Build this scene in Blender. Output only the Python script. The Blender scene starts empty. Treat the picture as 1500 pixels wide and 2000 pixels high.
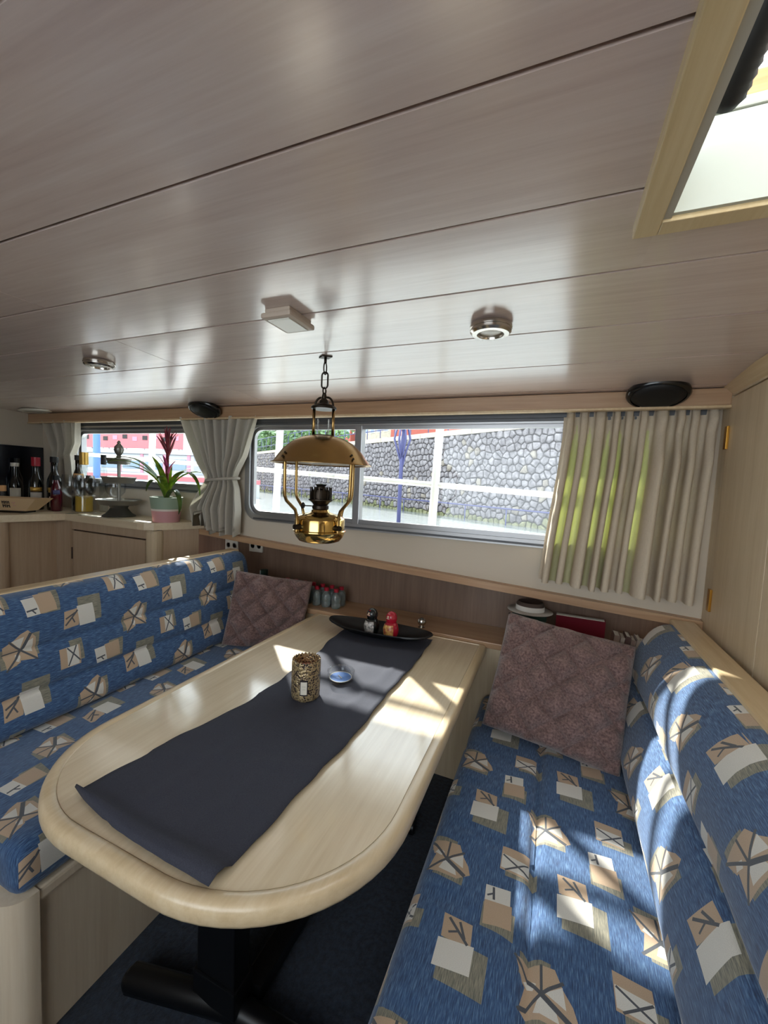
import bpy, bmesh, math, random
from mathutils import Vector, Matrix, noise as mnoise
from math import sin, cos, pi, sqrt, radians
random.seed(7)
S = bpy.context.scene
COL = S.collection

# ------------------------------------------------------------------ camera
cd = bpy.data.cameras.new('camera')
cam = bpy.data.objects.new('camera', cd); COL.objects.link(cam)
cd.sensor_fit = 'VERTICAL'; cd.sensor_height = 36.0; cd.sensor_width = 27.0
cd.lens = 796.7 / 2000 * 36.0
cd.clip_start = 0.02; cd.clip_end = 500
YAW, PIT, ROL = 0.394862, -0.0726937, 0.0457554
fwd = Vector((-sin(YAW) * cos(PIT), cos(YAW) * cos(PIT), sin(PIT)))
rgt = Vector((cos(YAW), sin(YAW), 0)); upv = rgt.cross(fwd)
r2 = rgt * cos(ROL) + upv * sin(ROL); u2 = -rgt * sin(ROL) + upv * cos(ROL)
m = Matrix((r2, u2, -fwd)).transposed().to_4x4(); m.translation = (0, 0, 1.48)
cam.matrix_world = m
S.camera = cam

# ------------------------------------------------------------------ light
w = bpy.data.worlds.new('sky'); S.world = w; w.use_nodes = True
bg = w.node_tree.nodes['Background']
bg.inputs[0].default_value = (0.86, 0.94, 1.0, 1); bg.inputs[1].default_value = 2.4
sd = bpy.data.lights.new('sun', 'SUN'); sun = bpy.data.objects.new('sun', sd); COL.objects.link(sun)
sd.energy = 8.8; sd.angle = 0.02; sd.color = (1.0, 0.96, 0.89)
sun.rotation_euler = Vector((1.05, -1.0, -1.0)).to_track_quat('-Z', 'Y').to_euler()
sun.location = (-8, 12, 12)
S.view_settings.view_transform = 'Standard'; S.view_settings.look = 'None'
S.view_settings.gamma = 1.0; S.view_settings.use_curve_mapping = False
S.view_settings.exposure = 1.0

# ------------------------------------------------------------------ materials
MAT = {}
def lin(c):
    return tuple((x / 12.92 if x <= .04045 else ((x + .055) / 1.055) ** 2.4) for x in (v / 255 for v in c)) + (1,)
def newmat(name):
    mt = bpy.data.materials.new(name); mt.use_nodes = True; MAT[name] = mt
    nt = mt.node_tree; return mt, nt, nt.nodes['Principled BSDF']
def pbr(name, c, rough=.5, metal=0., coat=0., **kw):
    mt, nt, p = newmat(name)
    p.inputs['Base Color'].default_value = lin(c); p.inputs['Roughness'].default_value = rough
    p.inputs['Metallic'].default_value = metal; p.inputs['Coat Weight'].default_value = coat
    p.inputs['Coat Roughness'].default_value = .1
    for k, v in kw.items(): p.inputs[k.replace('_', ' ')].default_value = v
    return mt
def ramp(nt, fac, stops):
    r = nt.nodes.new('ShaderNodeValToRGB'); e = r.color_ramp.elements
    while len(e) < len(stops): e.new(.5)
    for i, (p, c) in enumerate(stops): e[i].position = p; e[i].color = lin(c)
    nt.links.new(fac, r.inputs[0]); return r.outputs[0]
def bump(nt, p, h, strength, dist=.01):
    b = nt.nodes.new('ShaderNodeBump'); b.inputs['Strength'].default_value = strength
    b.inputs['Distance'].default_value = dist
    nt.links.new(h, b.inputs['Height']); nt.links.new(b.outputs[0], p.inputs['Normal'])
def noisetex(nt, vec, scale, detail=4, rough=.55):
    n = nt.nodes.new('ShaderNodeTexNoise'); n.inputs['Scale'].default_value = scale
    n.inputs['Detail'].default_value = detail; n.inputs['Roughness'].default_value = rough
    if vec is not None: nt.links.new(vec, n.inputs['Vector'])
    return n.outputs['Fac']
def coords(nt, scale=(1, 1, 1), kind='Object', rnd=False):
    t = nt.nodes.new('ShaderNodeTexCoord'); mp = nt.nodes.new('ShaderNodeMapping')
    mp.inputs['Scale'].default_value = scale
    nt.links.new(t.outputs[kind], mp.inputs['Vector'])
    if rnd:
        oi = nt.nodes.new('ShaderNodeObjectInfo'); cx = nt.nodes.new('ShaderNodeVectorMath'); cx.operation = 'SCALE'
        cx.inputs[0].default_value = (13, 7, 5); nt.links.new(oi.outputs['Random'], cx.inputs['Scale'])
        nt.links.new(cx.outputs[0], mp.inputs['Location'])
    return mp.outputs[0]
def wood(name, dark, mid, light, axis, rough=.4, coat=.2, coatr=.15, bmp=.12, f=26, rnd=False, spec=.5):
    mt, nt, p = newmat(name)
    sc = [f, f, f]; sc['xyz'.index(axis)] = f / 14
    v = coords(nt, tuple(sc), rnd=rnd)
    a = noisetex(nt, v, 1.0, 6, .65)
    sc2 = [f * 5, f * 5, f * 5]; sc2['xyz'.index(axis)] = f / 5
    b = noisetex(nt, coords(nt, tuple(sc2), rnd=rnd), 1.0, 3, .6)
    mx = nt.nodes.new('ShaderNodeMath'); mx.operation = 'MULTIPLY_ADD'; mx.inputs[1].default_value = .35
    nt.links.new(b, mx.inputs[0]); mm = nt.nodes.new('ShaderNodeMath'); mm.operation = 'MULTIPLY'; mm.inputs[1].default_value = .65
    nt.links.new(a, mm.inputs[0]); nt.links.new(mm.outputs[0], mx.inputs[2])
    c = ramp(nt, mx.outputs[0], [(.30, dark), (.5, mid), (.68, light)])
    nt.links.new(c, p.inputs['Base Color'])
    p.inputs['Roughness'].default_value = rough; p.inputs['Coat Weight'].default_value = coat
    p.inputs['Coat Roughness'].default_value = coatr; p.inputs['Specular IOR Level'].default_value = spec
    bump(nt, p, mx.outputs[0], bmp, .004)
    return mt
def noisy(name, c1, c2, scale, rough=.6, bmp=.2, detail=5, dist=.01, metal=0., sheen=0., kind='Object', vs=(1, 1, 1)):
    mt, nt, p = newmat(name)
    n = noisetex(nt, coords(nt, vs, kind), scale, detail, .6)
    nt.links.new(ramp(nt, n, [(.35, c1), (.65, c2)]), p.inputs['Base Color'])
    p.inputs['Roughness'].default_value = rough; p.inputs['Metallic'].default_value = metal
    p.inputs['Sheen Weight'].default_value = sheen
    if bmp: bump(nt, p, n, bmp, dist)
    return mt

wood('ceilwood', (196, 175, 166), (212, 193, 184), (222, 206, 198), 'x', rough=.40, coat=1.0, coatr=.20, bmp=.16, f=20, rnd=True)
MAT['ceilwood'].node_tree.nodes['Principled BSDF'].inputs['Coat IOR'].default_value = 2.3
wood('tablewood', (206, 184, 150), (219, 200, 168), (229, 213, 184), 'y', rough=.34, coat=1.0, coatr=.11, bmp=.16, f=22)
MAT['tablewood'].node_tree.nodes['Principled BSDF'].inputs['Coat IOR'].default_value = 1.75
wood('bandwood', (196, 172, 134), (212, 190, 154), (222, 204, 172), 'y', rough=.35, coat=.4, coatr=.2, bmp=.08, f=18)
wood('railwood_y', (196, 166, 126), (212, 186, 146), (224, 202, 166), 'y', rough=.4, coat=.3, bmp=.08, f=18)
wood('railwood_x_shade', (158, 120, 88), (180, 144, 110), (194, 162, 128), 'x', rough=.42, coat=.2, bmp=.08, f=16)  # browner than the y-grain rails, backlit shade put into the colour
wood('panelwood', (204, 182, 148), (217, 197, 165), (226, 208, 180), 'z', rough=.45, coat=.15, bmp=.06, f=18)
wood('panelpale', (200, 182, 158), (212, 196, 172), (220, 206, 184), 'z', rough=.5, coat=.1, bmp=.05, f=18)
wood('cabwood', (176, 150, 124), (190, 166, 140), (202, 180, 156), 'z', rough=.42, coat=.2, bmp=.06, f=18)
wood('recesswood_shade', (108, 84, 68), (122, 97, 80), (134, 109, 92), 'z', rough=.5, coat=.1, bmp=.05, f=18)  # base tone darkened, part of the recess shade is in the colour
wood('counterwood', (212, 190, 158), (222, 204, 174), (230, 214, 188), 'x', rough=.4, coat=.3, bmp=.05, f=14)
wood('hatchwood', (188, 164, 120), (206, 184, 142), (216, 198, 160), 'y', rough=.5, coat=.1, bmp=.1, f=18)
wood('teak', (196, 130, 78), (218, 160, 104), (232, 184, 130), 'x', rough=.5, coat=.1, bmp=.1, f=24)
pbr('groove', (70, 34, 30), .9)
pbr('darkgap', (60, 40, 30), .8)
pbr('wallpale', (206, 195, 178), .6)
pbr('wallcream', (196, 186, 170), .6)
pbr('navy', (18, 22, 34), .18, 0, .3)
pbr('whitepaint', (226, 228, 224), .5); pbr('coamingpaint', (178, 182, 172), .5)
pbr('greypaint', (176, 172, 160), .5)
pbr('alu', (170, 170, 172), .38, .85)
pbr('aludark', (96, 98, 102), .5, .6)
pbr('blackgloss', (10, 11, 14), .25, 0, .3)
pbr('blackmatte', (12, 12, 14), .55)
pbr('blackmetal', (10, 11, 15), .35, .2)
pbr('rubber', (16, 18, 22), .6)
pbr('brass', (216, 182, 112), .13, 1)
pbr('brassdull', (176, 144, 92), .26, 1)
pbr('bronze', (52, 44, 36), .4, .8)
pbr('whiteenamel', (226, 224, 216), .3)
pbr('nickel', (196, 190, 182), .22, 1)
pbr('plasticwhite', (222, 218, 206), .4)
pbr('plasticbeige', (188, 172, 156), .45)
pbr('diffuser', (236, 234, 224), .3)
pbr('hinge', (190, 140, 62), .3, 1)
pbr('pewter', (140, 138, 132), .42, .7)
pbr('pewterdark', (104, 102, 96), .45, .7)
pbr('traymat', (14, 14, 17), .42)
pbr('potgreen', (146, 166, 146), .55); pbr('potwhite', (226, 214, 206), .55); pbr('potpink', (204, 150, 152), .55)
pbr('soil', (52, 40, 32), .9)
pbr('red', (178, 20, 36), .4); pbr('capred', (160, 22, 44), .4); pbr('darkred', (120, 12, 36), .5)
pbr('bluelamp', (70, 72, 116), .5)
pbr('skyblue', (84, 124, 190), .5)
pbr('darkgreen', (24, 52, 40), .5)
pbr('paper', (228, 222, 208), .7); pbr('papergrey', (196, 190, 180), .7); pbr('labeldark', (40, 32, 34), .6)
pbr('cork', (206, 160, 110), .8); pbr('goldfoil', (206, 166, 84), .35, .6)
pbr('hat', (208, 200, 190), .8); pbr('hatband', (232, 228, 222), .8); pbr('hatdark', (82, 66, 58), .8)
pbr('bookspine1', (150, 128, 116), .6); pbr('bookspine2', (98, 72, 66), .6); pbr('bookspine3', (188, 176, 164), .6); pbr('bookspine4', (70, 60, 70), .6)
pbr('device', (18, 20, 26), .4); pbr('screen', (70, 100, 104), .3)
pbr('wax', (226, 150, 134), .5, Subsurface_Weight=.2)
pbr('water_blue', (72, 122, 196), .4)
pbr('woodcrate', (206, 178, 140), .6)
pbr('skin', (236, 204, 176), .5); pbr('dollblack', (16, 22, 24), .25, 0, .4); pbr('dollred', (176, 18, 44), .25, 0, .4)
noisy('dollflowers_a', (20, 22, 24), (226, 220, 214), 75, .3, 0)
noisy('dollflowers_b', (150, 20, 40), (232, 190, 110), 70, .3, 0)
noisy('carpet', (16, 24, 36), (34, 46, 62), 60, .95, .5, sheen=.2)
noisy('carpet_far', (16, 24, 36), (34, 46, 62), 60, .95, .5)
noisy('runnercloth', (46, 48, 60), (58, 60, 72), 500, .9, .25, dist=.001)
noisy('fur', (92, 70, 68), (146, 118, 112), 130, .95, .5, dist=.006, sheen=.3)
noisy('stone', (94, 90, 93), (142, 137, 139), 6, .9, .4, dist=.02)
noisy('stone_warm', (116, 108, 100), (150, 142, 130), 6, .9, .4, dist=.02)
noisy('stone_moss', (88, 94, 60), (136, 134, 104), 5, .9, .4, dist=.02)
noisy('mortar', (62, 60, 62), (84, 80, 80), 8, .95, .3)
noisy('coping', (168, 158, 142), (190, 182, 166), 3, .8, .2)
noisy('pavement', (150, 146, 138), (172, 166, 158), 3, .9, .2)
noisy('leafgreen', (64, 104, 60), (120, 150, 92), .9, .6, 0)
noisy('leafgreen_b', (84, 120, 88), (146, 172, 130), .9, .6, 0)
pbr('bark', (70, 58, 48), .9)
pbr('boatred', (204, 104, 110), .5); pbr('boatwhite', (176, 178, 182), .4); pbr('boatglass', (120, 140, 160), .15)
pbr('orange', (220, 130, 70), .5)
pbr('dullpink', (206, 132, 150), .5)
pbr('brick', (168, 88, 76), .8)

# canal water
mt, nt, p = newmat('water')
p.inputs['Base Color'].default_value = lin((138, 142, 142)); p.inputs['Roughness'].default_value = .12
bump(nt, p, noisetex(nt, coords(nt, (1, 1, 1)), 3.2, 4, .6), .35, .1)

# pane glass (thin, architectural)
def thin_glass(name, tint, refl=.5, base=.04, power=3.5):
    mt = bpy.data.materials.new(name); mt.use_nodes = True; MAT[name] = mt; nt = mt.node_tree
    nt.nodes.remove(nt.nodes['Principled BSDF']); out = nt.nodes['Material Output']
    tr = nt.nodes.new('ShaderNodeBsdfTransparent'); tr.inputs[0].default_value = tint
    gl = nt.nodes.new('ShaderNodeBsdfGlossy'); gl.inputs['Roughness'].default_value = .02
    fr = nt.nodes.new('ShaderNodeLayerWeight'); fr.inputs[0].default_value = .5
    pw = nt.nodes.new('ShaderNodeMath'); pw.operation = 'POWER'; pw.inputs[1].default_value = power; nt.links.new(fr.outputs['Facing'], pw.inputs[0])
    mu = nt.nodes.new('ShaderNodeMath'); mu.operation = 'MULTIPLY_ADD'; mu.inputs[1].default_value = refl; mu.inputs[2].default_value = base
    mx = nt.nodes.new('ShaderNodeMixShader')
    nt.links.new(pw.outputs[0], mu.inputs[0]); nt.links.new(mu.outputs[0], mx.inputs[0])
    nt.links.new(tr.outputs[0], mx.inputs[1]); nt.links.new(gl.outputs[0], mx.inputs[2])
    nt.links.new(mx.outputs[0], out.inputs[0]); return mt
thin_glass('pane', (.95, .97, .97, 1), .7)
thin_glass('glassware', (.975, .985, .99, 1), .40, .04, 2.4)
thin_glass('bottleclear', (.90, .93, .92, 1), .5)
pbr('ashglass', (225, 235, 240), .03, 0, 0, Transmission_Weight=1.0, IOR=1.45)
pbr('bottledark', (14, 16, 16), .08, 0, .6)
pbr('bottlewine', (74, 8, 26), .08, 0, .6)
pbr('liquidgold', (196, 160, 70), .1, 0, .3)
pbr('petbottle', (150, 162, 160), .1, 0, .5, Transmission_Weight=.6)

# curtain cloth: woven beige, transmits yellow green
def curtainmat(name, c, tc, k):
    mt = bpy.data.materials.new(name); mt.use_nodes = True; MAT[name] = mt; nt = mt.node_tree
    nt.nodes.remove(nt.nodes['Principled BSDF']); out = nt.nodes['Material Output']
    d = nt.nodes.new('ShaderNodeBsdfDiffuse'); t = nt.nodes.new('ShaderNodeBsdfTranslucent')
    n = noisetex(nt, coords(nt, (1, 1, .2)), 300, 2)
    nt.links.new(ramp(nt, n, [(.3, tuple(x - 8 for x in c)), (.7, c)]), d.inputs[0])
    t.inputs[0].default_value = lin(tc)
    mx = nt.nodes.new('ShaderNodeMixShader'); mx.inputs[0].default_value = k
    nt.links.new(d.outputs[0], mx.inputs[1]); nt.links.new(t.outputs[0], mx.inputs[2]); nt.links.new(mx.outputs[0], out.inputs[0])
curtainmat('curtain', (208, 194, 174), (190, 190, 130), .012)
curtainmat('curtain_glow', (200, 196, 160), (196, 206, 112), .10)  # greener, more translucent cloth where light should glow through the folds
curtainmat('curtain_grey', (198, 192, 180), (190, 188, 165), .14)

def leafmat(name, c1, c2, k=.3):
    mt, nt, p = newmat(name)
    out = nt.nodes['Material Output']
    n = noisetex(nt, coords(nt, (8, 8, 2)), 3, 3)
    col = ramp(nt, n, [(.35, c1), (.65, c2)])
    nt.links.new(col, p.inputs['Base Color']); p.inputs['Roughness'].default_value = .4
    t = nt.nodes.new('ShaderNodeBsdfTranslucent'); nt.links.new(col, t.inputs[0])
    mx = nt.nodes.new('ShaderNodeMixShader'); mx.inputs[0].default_value = k
    nt.links.new(p.outputs[0], mx.inputs[1]); nt.links.new(t.outputs[0], mx.inputs[2]); nt.links.new(mx.outputs[0], out.inputs[0])
leafmat('leaf', (104, 140, 40), (176, 200, 70), .45)
leafmat('leafdark', (60, 84, 44), (100, 126, 60), .3)
leafmat('bract', (128, 40, 62), (176, 84, 92), .3)
leafmat('bractpink', (206, 74, 150), (226, 110, 170), .3)

# damask candle jar
mt, nt, p = newmat('damask')
v = nt.nodes.new('ShaderNodeTexVoronoi'); v.inputs['Scale'].default_value = 150; nt.links.new(coords(nt), v.inputs['Vector'])
n2 = noisetex(nt, coords(nt), 60, 5)
mm = nt.nodes.new('ShaderNodeMath'); mm.operation = 'ADD'; nt.links.new(v.outputs['Distance'], mm.inputs[0]); nt.links.new(n2, mm.inputs[1])
nt.links.new(ramp(nt, mm.outputs[0], [(.66, (44, 36, 38)), (.88, (110, 94, 84)), (.99, (186, 164, 124))]), p.inputs['Base Color'])
p.inputs['Metallic'].default_value = .55; p.inputs['Roughness'].default_value = .3
bump(nt, p, mm.outputs[0], .8, .004)

# upholstery: blue chenille with printed block motifs; uv in metres
def upholstery(name, streak_u, offs):
    mt, nt, p = newmat(name)
    L = nt.links
    def M(op, a, b=None, c=None):
        n = nt.nodes.new('ShaderNodeMath'); n.operation = op
        for i, x in enumerate((a, b, c)):
            if x is None: continue
            if isinstance(x, (int, float)): n.inputs[i].default_value = x
            else: L.new(x, n.inputs[i])
        return n.outputs[0]
    uvn = nt.nodes.new('ShaderNodeTexCoord'); sp = nt.nodes.new('ShaderNodeSeparateXYZ'); L.new(uvn.outputs['UV'], sp.inputs[0])
    U, V = sp.outputs[0], sp.outputs[1]
    PU, PV = .4125, .238
    oa, ob = offs
    U0, V0 = M('SUBTRACT', U, oa), M('SUBTRACT', V, ob)
    def local(du, dv):
        rv = M('SUBTRACT', V0, dv); j = M('ROUND', M('DIVIDE', rv, PV)); b_ = M('SUBTRACT', rv, M('MULTIPLY', j, PV))
        ru = M('SUBTRACT', M('SUBTRACT', U0, du), M('MULTIPLY', j, -.206)); a_ = M('SUBTRACT', ru, M('MULTIPLY', M('ROUND', M('DIVIDE', ru, PU)), PU))
        return a_, b_
    def rect(P, a0, a1, b0, b1, sk=0., sk2=0.):
        a, b = P
        if sk: a = M('SUBTRACT', a, M('MULTIPLY', b, sk))
        if sk2: b = M('SUBTRACT', P[1], M('MULTIPLY', P[0], sk2))
        return M('MULTIPLY', M('LESS_THAN', M('ABSOLUTE', M('SUBTRACT', a, (a0 + a1) / 2)), (a1 - a0) / 2), M('LESS_THAN', M('ABSOLUTE', M('SUBTRACT', b, (b0 + b1) / 2)), (b1 - b0) / 2))
    def half(P, p0, p1):       # left of directed line p0->p1
        (x0, y0), (x1, y1) = p0, p1; nx, ny = -(y1 - y0), (x1 - x0)
        return M('GREATER_THAN', M('ADD', M('MULTIPLY', P[0], nx), M('MULTIPLY', P[1], ny)), nx * x0 + ny * y0)
    def seg(P, p0, p1, wd):
        (x0, y0), (x1, y1) = p0, p1; dx, dy = x1 - x0, y1 - y0; l = sqrt(dx * dx + dy * dy); dx /= l; dy /= l
        a, b = M('SUBTRACT', P[0], x0), M('SUBTRACT', P[1], y0)
        t = M('ADD', M('MULTIPLY', a, dx), M('MULTIPLY', b, dy)); d_ = M('SUBTRACT', M('MULTIPLY', a, dy), M('MULTIPLY', b, dx))
        return M('MULTIPLY', M('LESS_THAN', M('ABSOLUTE', d_), wd), M('LESS_THAN', M('ABSOLUTE', M('SUBTRACT', t, l / 2)), l / 2))
    AND = lambda *q: q[0] if len(q) == 1 else M('MULTIPLY', q[0], AND(*q[1:]))
    OR = lambda *q: q[0] if len(q) == 1 else M('MAXIMUM', q[0], OR(*q[1:]))
    def poly(P, pts): return AND(*[half(P, pts[i], pts[(i + 1) % len(pts)]) for i in range(len(pts))])
    A_, B_, C_, D_ = local(0, 0), local(.21, -.074), local(.359, -.143), local(.08, -.178)
    # A: tan block with sticks, white block, olive shadow block
    oA = rect(A_, -.010, .074, -.040, .056, .06); tA = rect(A_, -.060, -.008, -.044, .020, .10, .08); wA = rect(A_, -.012, .046, -.050, .026, -.06)
    sA = OR(seg(A_, (-.058, -.036), (-.012, .012), .0030), seg(A_, (-.056, -.012), (-.022, .004), .0028), seg(A_, (-.034, -.012), (-.026, -.032), .0024))
    # B: splintered star block
    oB = OR(rect(B_, .010, .056, -.030, .046, .1), rect(B_, -.056, -.01, -.048, .012, .1))
    tB = OR(poly(B_, [(-.044, -.056), (-.004, -.040), (.004, .0), (-.020, .034), (-.048, .020)]), poly(B_, [(-.006, -.034), (.046, -.044), (.048, .030), (.026, .060), (.004, .052), (-.024, .030)]))
    wB = OR(poly(B_, [(-.022, .034), (.0, .002), (.014, .040)]), poly(B_, [(.006, -.008), (.036, -.018), (.040, .028), (.018, .020)]), poly(B_, [(-.020, -.030), (-.008, -.038), (.0, -.020), (-.012, -.014)]))
    sB = OR(seg(B_, (-.046, -.058), (.004, -.006), .0030), seg(B_, (.004, -.006), (.034, .048), .0050), seg(B_, (.046, -.046), (-.010, .010), .0030), seg(B_, (-.048, -.006), (.010, -.004), .0026), seg(B_, (-.010, .010), (-.030, .036), .0030))
    # C: narrow tan strip, white block with crossed sticks
    oC = rect(C_, .0, .044, -.028, .048); tC = rect(C_, -.038, .032, -.042, .028, .06); wC = rect(C_, -.014, .026, -.040, .028, .06)
    sC = OR(seg(C_, (-.014, -.038), (.022, .028), .0024), seg(C_, (.028, -.030), (-.010, .026), .0024))
    # D: white end, tan body, olive shadow
    oD = rect(D_, .002, .060, -.032, .040, .1); tD = rect(D_, -.012, .046, -.030, .032, -.05, .06); wD = rect(D_, -.050, -.010, -.030, .028, -.1, .05)
    sD = OR(seg(D_, (-.046, -.014), (-.014, -.010), .0028), seg(D_, (-.030, -.012), (-.020, -.026), .0022))
    o = OR(oA, oB, oC, oD); t = OR(tA, tB, tC, tD); wv = OR(wA, wB, wC, wD); s = OR(sA, sB, sC, sD)
    # thread streaks
    mp = nt.nodes.new('ShaderNodeMapping'); mp.inputs['Scale'].default_value = (40, 620, 1) if streak_u else (620, 40, 1)
    L.new(uvn.outputs['UV'], mp.inputs[0]); st = noisetex(nt, mp.outputs[0], 1.0, 3, .6)
    mp2 = nt.nodes.new('ShaderNodeMapping'); mp2.inputs['Scale'].default_value = (900, 900, 1); L.new(uvn.outputs['UV'], mp2.inputs[0])
    fine = noisetex(nt, mp2.outputs[0], 1.0, 2)
    blue = ramp(nt, st, [(.30, (22, 42, 76)), (.5, (46, 80, 122)), (.70, (100, 132, 166))])
    olive = ramp(nt, st, [(.35, (92, 92, 84)), (.65, (150, 144, 124))])
    tan = ramp(nt, fine, [(.3, (170, 144, 118)), (.7, (190, 165, 138))])
    white = ramp(nt, fine, [(.3, (196, 192, 184)), (.7, (222, 218, 208))])
    stick = ramp(nt, fine, [(.3, (62, 66, 74)), (.7, (84, 86, 90))])
    def CM(f, a, b):
        n = nt.nodes.new('ShaderNodeMix'); n.data_type = 'RGBA'; L.new(f, n.inputs['Factor']); L.new(a, n.inputs['A']); L.new(b, n.inputs['B'])
        return n.outputs['Result']
    c = CM(s, CM(wv, CM(t, CM(o, blue, olive), tan), white), stick)
    L.new(c, p.inputs['Base Color']); p.inputs['Roughness'].default_value = .85; p.inputs['Sheen Weight'].default_value = .25
    p.inputs['Sheen Roughness'].default_value = .5
    bump(nt, p, st, .3, .002)
    return mt
upholstery('uphol_left', True, (.983, .925)); upholstery('uphol_seat', True, (-1.22, -.117)); upholstery('uphol_back', True, (-1.275, .70))

# ------------------------------------------------------------------ mesh helpers
class B:
    def __init__(s): s.v = []; s.f = []; s.uv = None
    def add(s, vs, fs):
        o = len(s.v); s.v += [Vector(v) for v in vs]; s.f += [tuple(i + o for i in f) for f in fs]; return s
    def box(s, x0, x1, y0, y1, z0, z1, bev=0., M=None):
        if bev <= 0:
            vs = [(x, y, z) for z in (z0, z1) for y in (y0, y1) for x in (x0, x1)]
            fs = [(0, 2, 3, 1), (4, 5, 7, 6), (0, 1, 5, 4), (2, 6, 7, 3), (0, 4, 6, 2), (1, 3, 7, 5)]
        else:
            bm = bmesh.new(); bmesh.ops.create_cube(bm, size=1)
            for v in bm.verts: v.co = Vector(((x0 + x1) / 2 + v.co.x * (x1 - x0), (y0 + y1) / 2 + v.co.y * (y1 - y0), (z0 + z1) / 2 + v.co.z * (z1 - z0)))
            bmesh.ops.bevel(bm, geom=bm.edges[:], offset=bev, segments=2, affect='EDGES', profile=.6)
            bm.verts.index_update(); vs = [v.co.copy() for v in bm.verts]; fs = [tuple(v.index for v in f.verts) for f in bm.faces]; bm.free()
        if M is not None: vs = [M @ Vector(v) for v in vs]
        return s.add(vs, fs)
    def lathe(s, prof, c=(0, 0, 0), n=24, M=None, sx=1., sy=1.):
        vs = []; fs = []; k = len(prof)
        for r, z in prof:
            for i in range(n):
                a = 2 * pi * i / n; vs.append(Vector((r * cos(a) * sx, r * sin(a) * sy, z)))
        for j in range(k - 1):
            for i in range(n):
                i2 = (i + 1) % n; fs.append((j * n + i, j * n + i2, (j + 1) * n + i2, (j + 1) * n + i))
        if prof[0][0] > 1e-6: fs.append(tuple(reversed(range(n))))
        if prof[-1][0] > 1e-6: fs.append(tuple((k - 1) * n + i for i in range(n)))
        c = Vector(c)
        vs = [(M @ v if M is not None else v) + c for v in vs]
        return s.add(vs, fs)
    def tube(s, pts, r, n=10, closed=False, cap=True):
        pts = [Vector(p) for p in pts]; k = len(pts); vs = []; fs = []
        rr = r if isinstance(r, (list, tuple)) else [r] * k
        prev = None
        for j in range(k):
            if closed: t = pts[(j + 1) % k] - pts[j - 1]
            else: t = pts[min(j + 1, k - 1)] - pts[max(j - 1, 0)]
            t.normalize()
            if prev is None:
                a = Vector((0, 0, 1)) if abs(t.z) < .9 else Vector((1, 0, 0)); prev = t.cross(a).normalized()
            prev = (prev - t * prev.dot(t)).normalized(); b = t.cross(prev)
            for i in range(n):
                an = 2 * pi * i / n; vs.append(pts[j] + (prev * cos(an) + b * sin(an)) * rr[j])
        for j in range(k if closed else k - 1):
            j2 = (j + 1) % k
            for i in range(n):
                i2 = (i + 1) % n; fs.append((j * n + i, j * n + i2, j2 * n + i2, j2 * n + i))
        if cap and not closed: fs.append(tuple(reversed(range(n)))); fs.append(tuple((k - 1) * n + i for i in range(n)))
        return s.add(vs, fs)
    def sphere(s, c, r, n=16, m_=10, sc=(1, 1, 1)):
        prof = [(r * sin(pi * j / m_), -r * cos(pi * j / m_)) for j in range(m_ + 1)]
        prof[0] = (1e-7, -r); prof[-1] = (1e-7, r)
        M = Matrix.Diagonal(sc); return s.lathe(prof, c, n, M)
    def prism(s, poly, z0, z1, axis='z'):
        n = len(poly)
        f = {'z': lambda a, b, h: (a, b, h), 'y': lambda a, b, h: (a, h, b), 'x': lambda a, b, h: (h, a, b)}[axis]
        vs = [f(a, b, z0) for a, b in poly] + [f(a, b, z1) for a, b in poly]
        fs = [tuple(range(n)), tuple(reversed(range(n, 2 * n)))] + [(i, i + n, (i + 1) % n + n, (i + 1) % n) for i in range(n)]
        return s.add(vs, fs)
    def grid(s, fn, nu, nv, close_u=False):
        vs = [fn(i / (nu - (0 if close_u else 1)), j / (nv - 1)) for j in range(nv) for i in range(nu)]
        fs = []
        for j in range(nv - 1):
            for i in range(nu if close_u else nu - 1):
                i2 = (i + 1) % nu; fs.append((j * nu + i, j * nu + i2, (j + 1) * nu + i2, (j + 1) * nu + i))
        return s.add(vs, fs)
    def mesh(s, name, smooth=False, merge=0., fix=True):
        me = bpy.data.meshes.new(name); bm = bmesh.new()
        vv = [bm.verts.new(v) for v in s.v]; bm.verts.index_update()
        for f in s.f:
            try: bm.faces.new([vv[i] for i in f])
            except ValueError: pass
        if merge: bmesh.ops.remove_doubles(bm, verts=bm.verts[:], dist=merge)
        if fix: bmesh.ops.recalc_face_normals(bm, faces=bm.faces[:])
        bm.to_mesh(me); bm.free()
        if smooth:
            me.polygons.foreach_set('use_smooth', [True] * len(me.polygons))
        return me
    def obj(s, name, mat, parent=None, smooth=False, merge=0., angle=None, fix=True):
        me = s.mesh(name, smooth, merge, fix)
        if smooth and angle: me.set_sharp_from_angle(angle=radians(angle))
        return link(name, me, mat, parent)
def link(name, me, mat, parent=None):
    me.materials.clear(); me.materials.append(MAT[mat])
    o = bpy.data.objects.new(name, me); COL.objects.link(o)
    if parent is not None: o.parent = parent
    return o
def tag(o, label, cat, group=None, kind=None):
    o['label'] = label; o['category'] = cat
    if group: o['group'] = group
    if kind: o['kind'] = kind
    return o
def thing(name, label, cat, loc=(0, 0, 0), rot=(0, 0, 0), group=None, kind=None):
    e = bpy.data.objects.new(name, None); COL.objects.link(e); e.location = loc; e.rotation_euler = rot
    e.empty_display_size = .05
    return tag(e, label, cat, group, kind)
def struct(o, label=None):
    o['kind'] = 'structure'
    if label: o['label'] = label
    return o
def dup(root, loc, label, rotz=0):
    r = root.copy(); COL.objects.link(r); r.location = loc; r.rotation_euler = (0, 0, rotz); r['label'] = label
    for ch in root.children:
        c = ch.copy(); COL.objects.link(c); c.parent = r
        for g in ch.children:
            d = g.copy(); COL.objects.link(d); d.parent = c
    return r
def lerp(a, b, t): return a + (b - a) * t
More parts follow.
